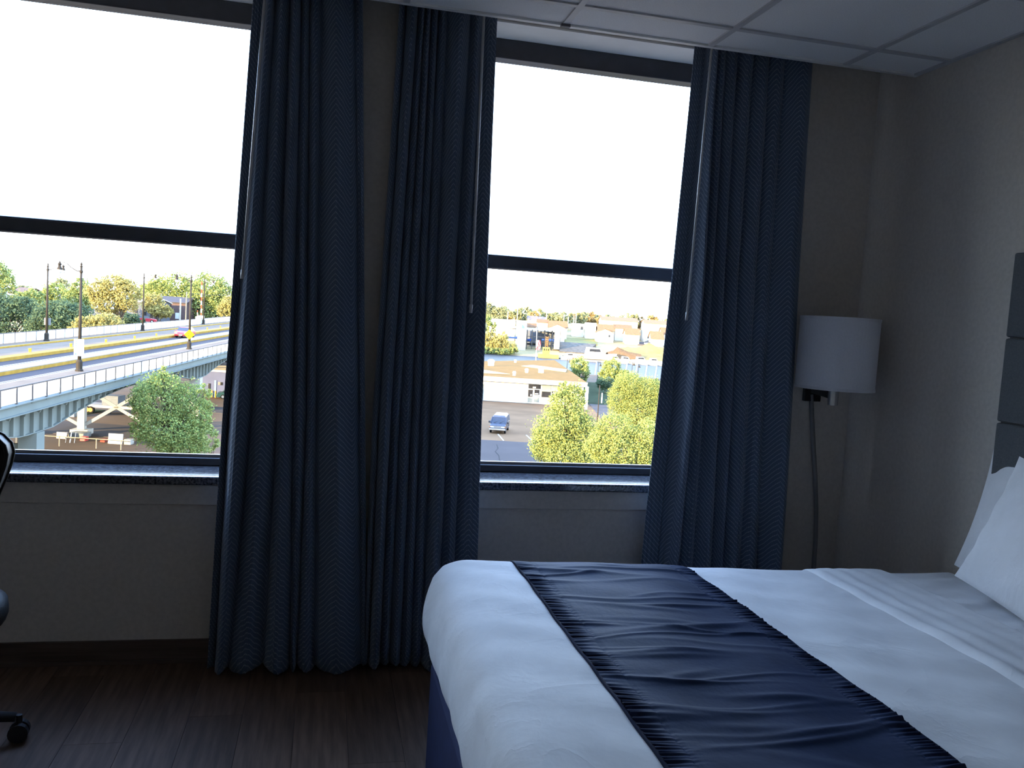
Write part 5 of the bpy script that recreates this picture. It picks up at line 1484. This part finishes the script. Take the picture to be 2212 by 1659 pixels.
for i, (px, y, lab) in enumerate(((1110, 731, 'blue covered boat behind the tall white block'), (1135, 736, 'blue covered boat on the rack beside the tall white block'), (1188, 737.5, 'long blue covered boat on the right part of the rack'), (1150, 745, 'dark boat on the lower shelf of the rack'))):
    boat('stored_boat', lab, px, y, 7.0 if i == 2 else 5.0, dR+1.5, BLUEB if i < 3 else BLACK_METAL, cabin=False)
WL = 333.0
zw = G-0.35
# docks
dock = thing('long_dock', loc_frame(px_lat(1330, 321), 321, zw), 'long white floating dock along the far side of the river', 'dock')
MB().hexa(local_box(px_lat(1205, 331), px_lat(1450, 331), 320, 323, zw-0.4, zw+0.55)).build('dock_deck', KERB, dock)
for i, (px, ye) in enumerate(((1284, 817), (1307, 806), (1350, 800), (1372, 806), (1393, 814), (1414, 818))):
    dn = 14.95/((ye-(685+(px-1100)*0.063))/F_)
    dn = max(dn, 238)
    o = MB().hexa([loc_frame(px_lat(px-1.1, dn), dn, zw-0.4), loc_frame(px_lat(px+1.4, dn), dn, zw-0.4), loc_frame(px_lat(px+3, 320), 319.9, zw-0.4), loc_frame(px_lat(px+0.6, 320), 319.9, zw-0.4),
                   loc_frame(px_lat(px-1.1, dn), dn, zw+0.45), loc_frame(px_lat(px+1.4, dn), dn, zw+0.45), loc_frame(px_lat(px+3, 320), 319.9, zw+0.45), loc_frame(px_lat(px+0.6, 320), 319.9, zw+0.45)]).build('finger_dock', mat('white_dock_deck', (0.75, 0.75, 0.73)), dock)
bs = [('large_cruiser', 'largest white cabin boat moored at the left end of the dock', 1283, 776, 17, BOATW, True), ('white_boat', 'white boat moored left of the largest cruiser', 1229, 772, 8, BOATW, True),
      ('white_boat', 'long low white boat beside the yellow barge', 1211, 770, 6, BOATW, False), ('red_boat', 'small red boat among the white boats left of the dock', 1247, 763, 5.5, mat('red_hull', (0.55, 0.06, 0.08)), False),
      ('white_boat', 'white motor boat right of the largest cruiser', 1326, 778, 8, BOATW, True), ('white_boat', 'white motor boat in front of the brown timber pile', 1349, 779, 8, BOATW, True),
      ('orange_boat', 'small orange striped boat in front of the sand pile', 1358, 775, 5, mat('orange_hull', (0.50, 0.20, 0.08)), False), ('white_boat', 'white boat with dark side window in front of the sand pile', 1382, 782, 9, BOATW, True),
      ('white_boat', 'white motor boat near the curtain at the right end of the dock', 1410, 783, 8, BOATW, True), ('white_boat', 'last white boat on the dock, touching the curtain', 1430, 784, 6, BOATW, False)]
for nm, lab, px, py, L, m_, cb in bs:
    boat(nm, lab, px, py, L, 330, m_, z=zw-0.05, cabin=cb, heading=-YAW+rg.uniform(-0.25, 0.25))
bg = thing('work_barge', loc_frame(px_lat(1180, 329), 328, zw), 'yellow work barge with brown timber tower on the far side of the river', 'barge')
YB_ = mat('yellow_barge_paint', (0.62, 0.46, 0.10), var=0.1, scale=0.6)
MB().hexa(local_box(px_lat(1159, 329), px_lat(1203, 329), 328, 334, zw-0.4, zw+1.4)).build('hull', YB_, bg)
MB().hexa(local_box(px_lat(1168, 329), px_lat(1183, 329), 329.5, 332.5, zw+1.4, px_z(1175, 750, 330))).build('deckhouse', YB_, bg)
for px in (1170, 1174.5, 1179):
    MB().hexa(local_box(px_lat(px, 329), px_lat(px+2, 329), 329.35, 329.6, px_z(1175, 757, 330), px_z(1175, 752.5, 330))).build('window', GLASS_DK, bg)
for px in (1173, 1178):
    MB().bar(loc_frame(px_lat(px, 330), 330.5, px_z(1175, 750, 330)), loc_frame(px_lat(px, 330), 330.5, px_z(1175, 726, 330)), 0.3).build('mast_post', RUST, bg)
for y in (745, 741, 737, 733, 729):
    MB().bar(loc_frame(px_lat(1172.6, 330), 330.5, px_z(1175, y, 330)), loc_frame(px_lat(1178.4, 330), 330.5, px_z(1175, y, 330)), 0.42, 0.5).build('mast_board', RUST, bg)
for i, (px, yt, yb, lab) in enumerate(((1096.5, 673, 690, 'leftmost pale pole above the white shed across the river'), (1117, 664, 690, 'tall pale pole left of the grey roofed houses'), (1180, 670, 692, 'thin pale pole above the orange roofed houses'), (1217, 679, 706, 'pale pole right of the long orange roofed house'),
                                       (1227, 684, 700, 'short pale pole left of the twin street poles'), (1239, 681, 700, 'taller of the twin pale poles by the ochre tree'), (1244, 679, 690, 'shorter of the twin pale poles by the ochre tree'), (1396, 673, 693, 'pale pole above the condominium at right'))):
    plain_pole(lab, px, yt, yb, 425 if i not in (2,) else 430, 0.28, mat('far_pale_pole', (0.70, 0.62, 0.45)), sink=3, arm=(0.8, 1.0) if i in (1, 3) else None)


# ---- what goes on beside the views of the two windows: trees along the streets and the banks
ALL = []
for a, b, step in ((-900, -60, 70), (545, 1030, 55), (1462, 2500, 70)):
    px = a
    while px < b:
        dep = rg.choice((118, 150, 185, 205)) if px > 1000 else rg.choice((150, 180, 210))
        if 545 <= px <= 760 and dep < 175: dep = 205
        hz = 660+(px-700)*0.063
        k = F_/dep
        q = loc_frame(px_lat(px, dep), dep, G)
        r_ = rg.uniform(3.0, 5.0)
        for _ in range(3):
            ALL.append((q.x+rg.uniform(-2, 2), q.y+rg.uniform(-2, 2), G+rg.uniform(1.8, 4.6), r_*rg.uniform(0.6, 1), r_*rg.uniform(0.6, 1), r_*rg.uniform(0.7, 1.0)))
        px += step*rg.uniform(0.6, 1.4)
V, N = leaves(ALL, 46000, 0.28, 901)
o = bpy.data.objects.new('street_trees', foliage_mesh('street_trees', V, N, LF_G)); COL.objects.link(o)
tag(o, 'green tree crowns along the streets outside the two window views', 'trees', kind='stuff')
ALL = []
for a, b in ((-1200, -40), (530, 1036), (1452, 2900)):
    px = a
    while px < b:
        dep = rg.uniform(440, 540)
        q = loc_frame(px_lat(px, dep), dep, 0)
        zz = bank_z(dep) if px > 640 else G
        ALL.append((q.x, q.y, zz+rg.uniform(4, 7), rg.uniform(4, 7), rg.uniform(4, 6), rg.uniform(3.5, 6)))
        px += rg.uniform(9, 18)
V, N = leaves(ALL, 60000, 0.6, 902)
o = bpy.data.objects.new('tree_line', foliage_mesh('tree_line', V, N, LF_FAR)); COL.objects.link(o)
tag(o, 'hazy far tree line continuing beyond both window views', 'trees', kind='stuff')
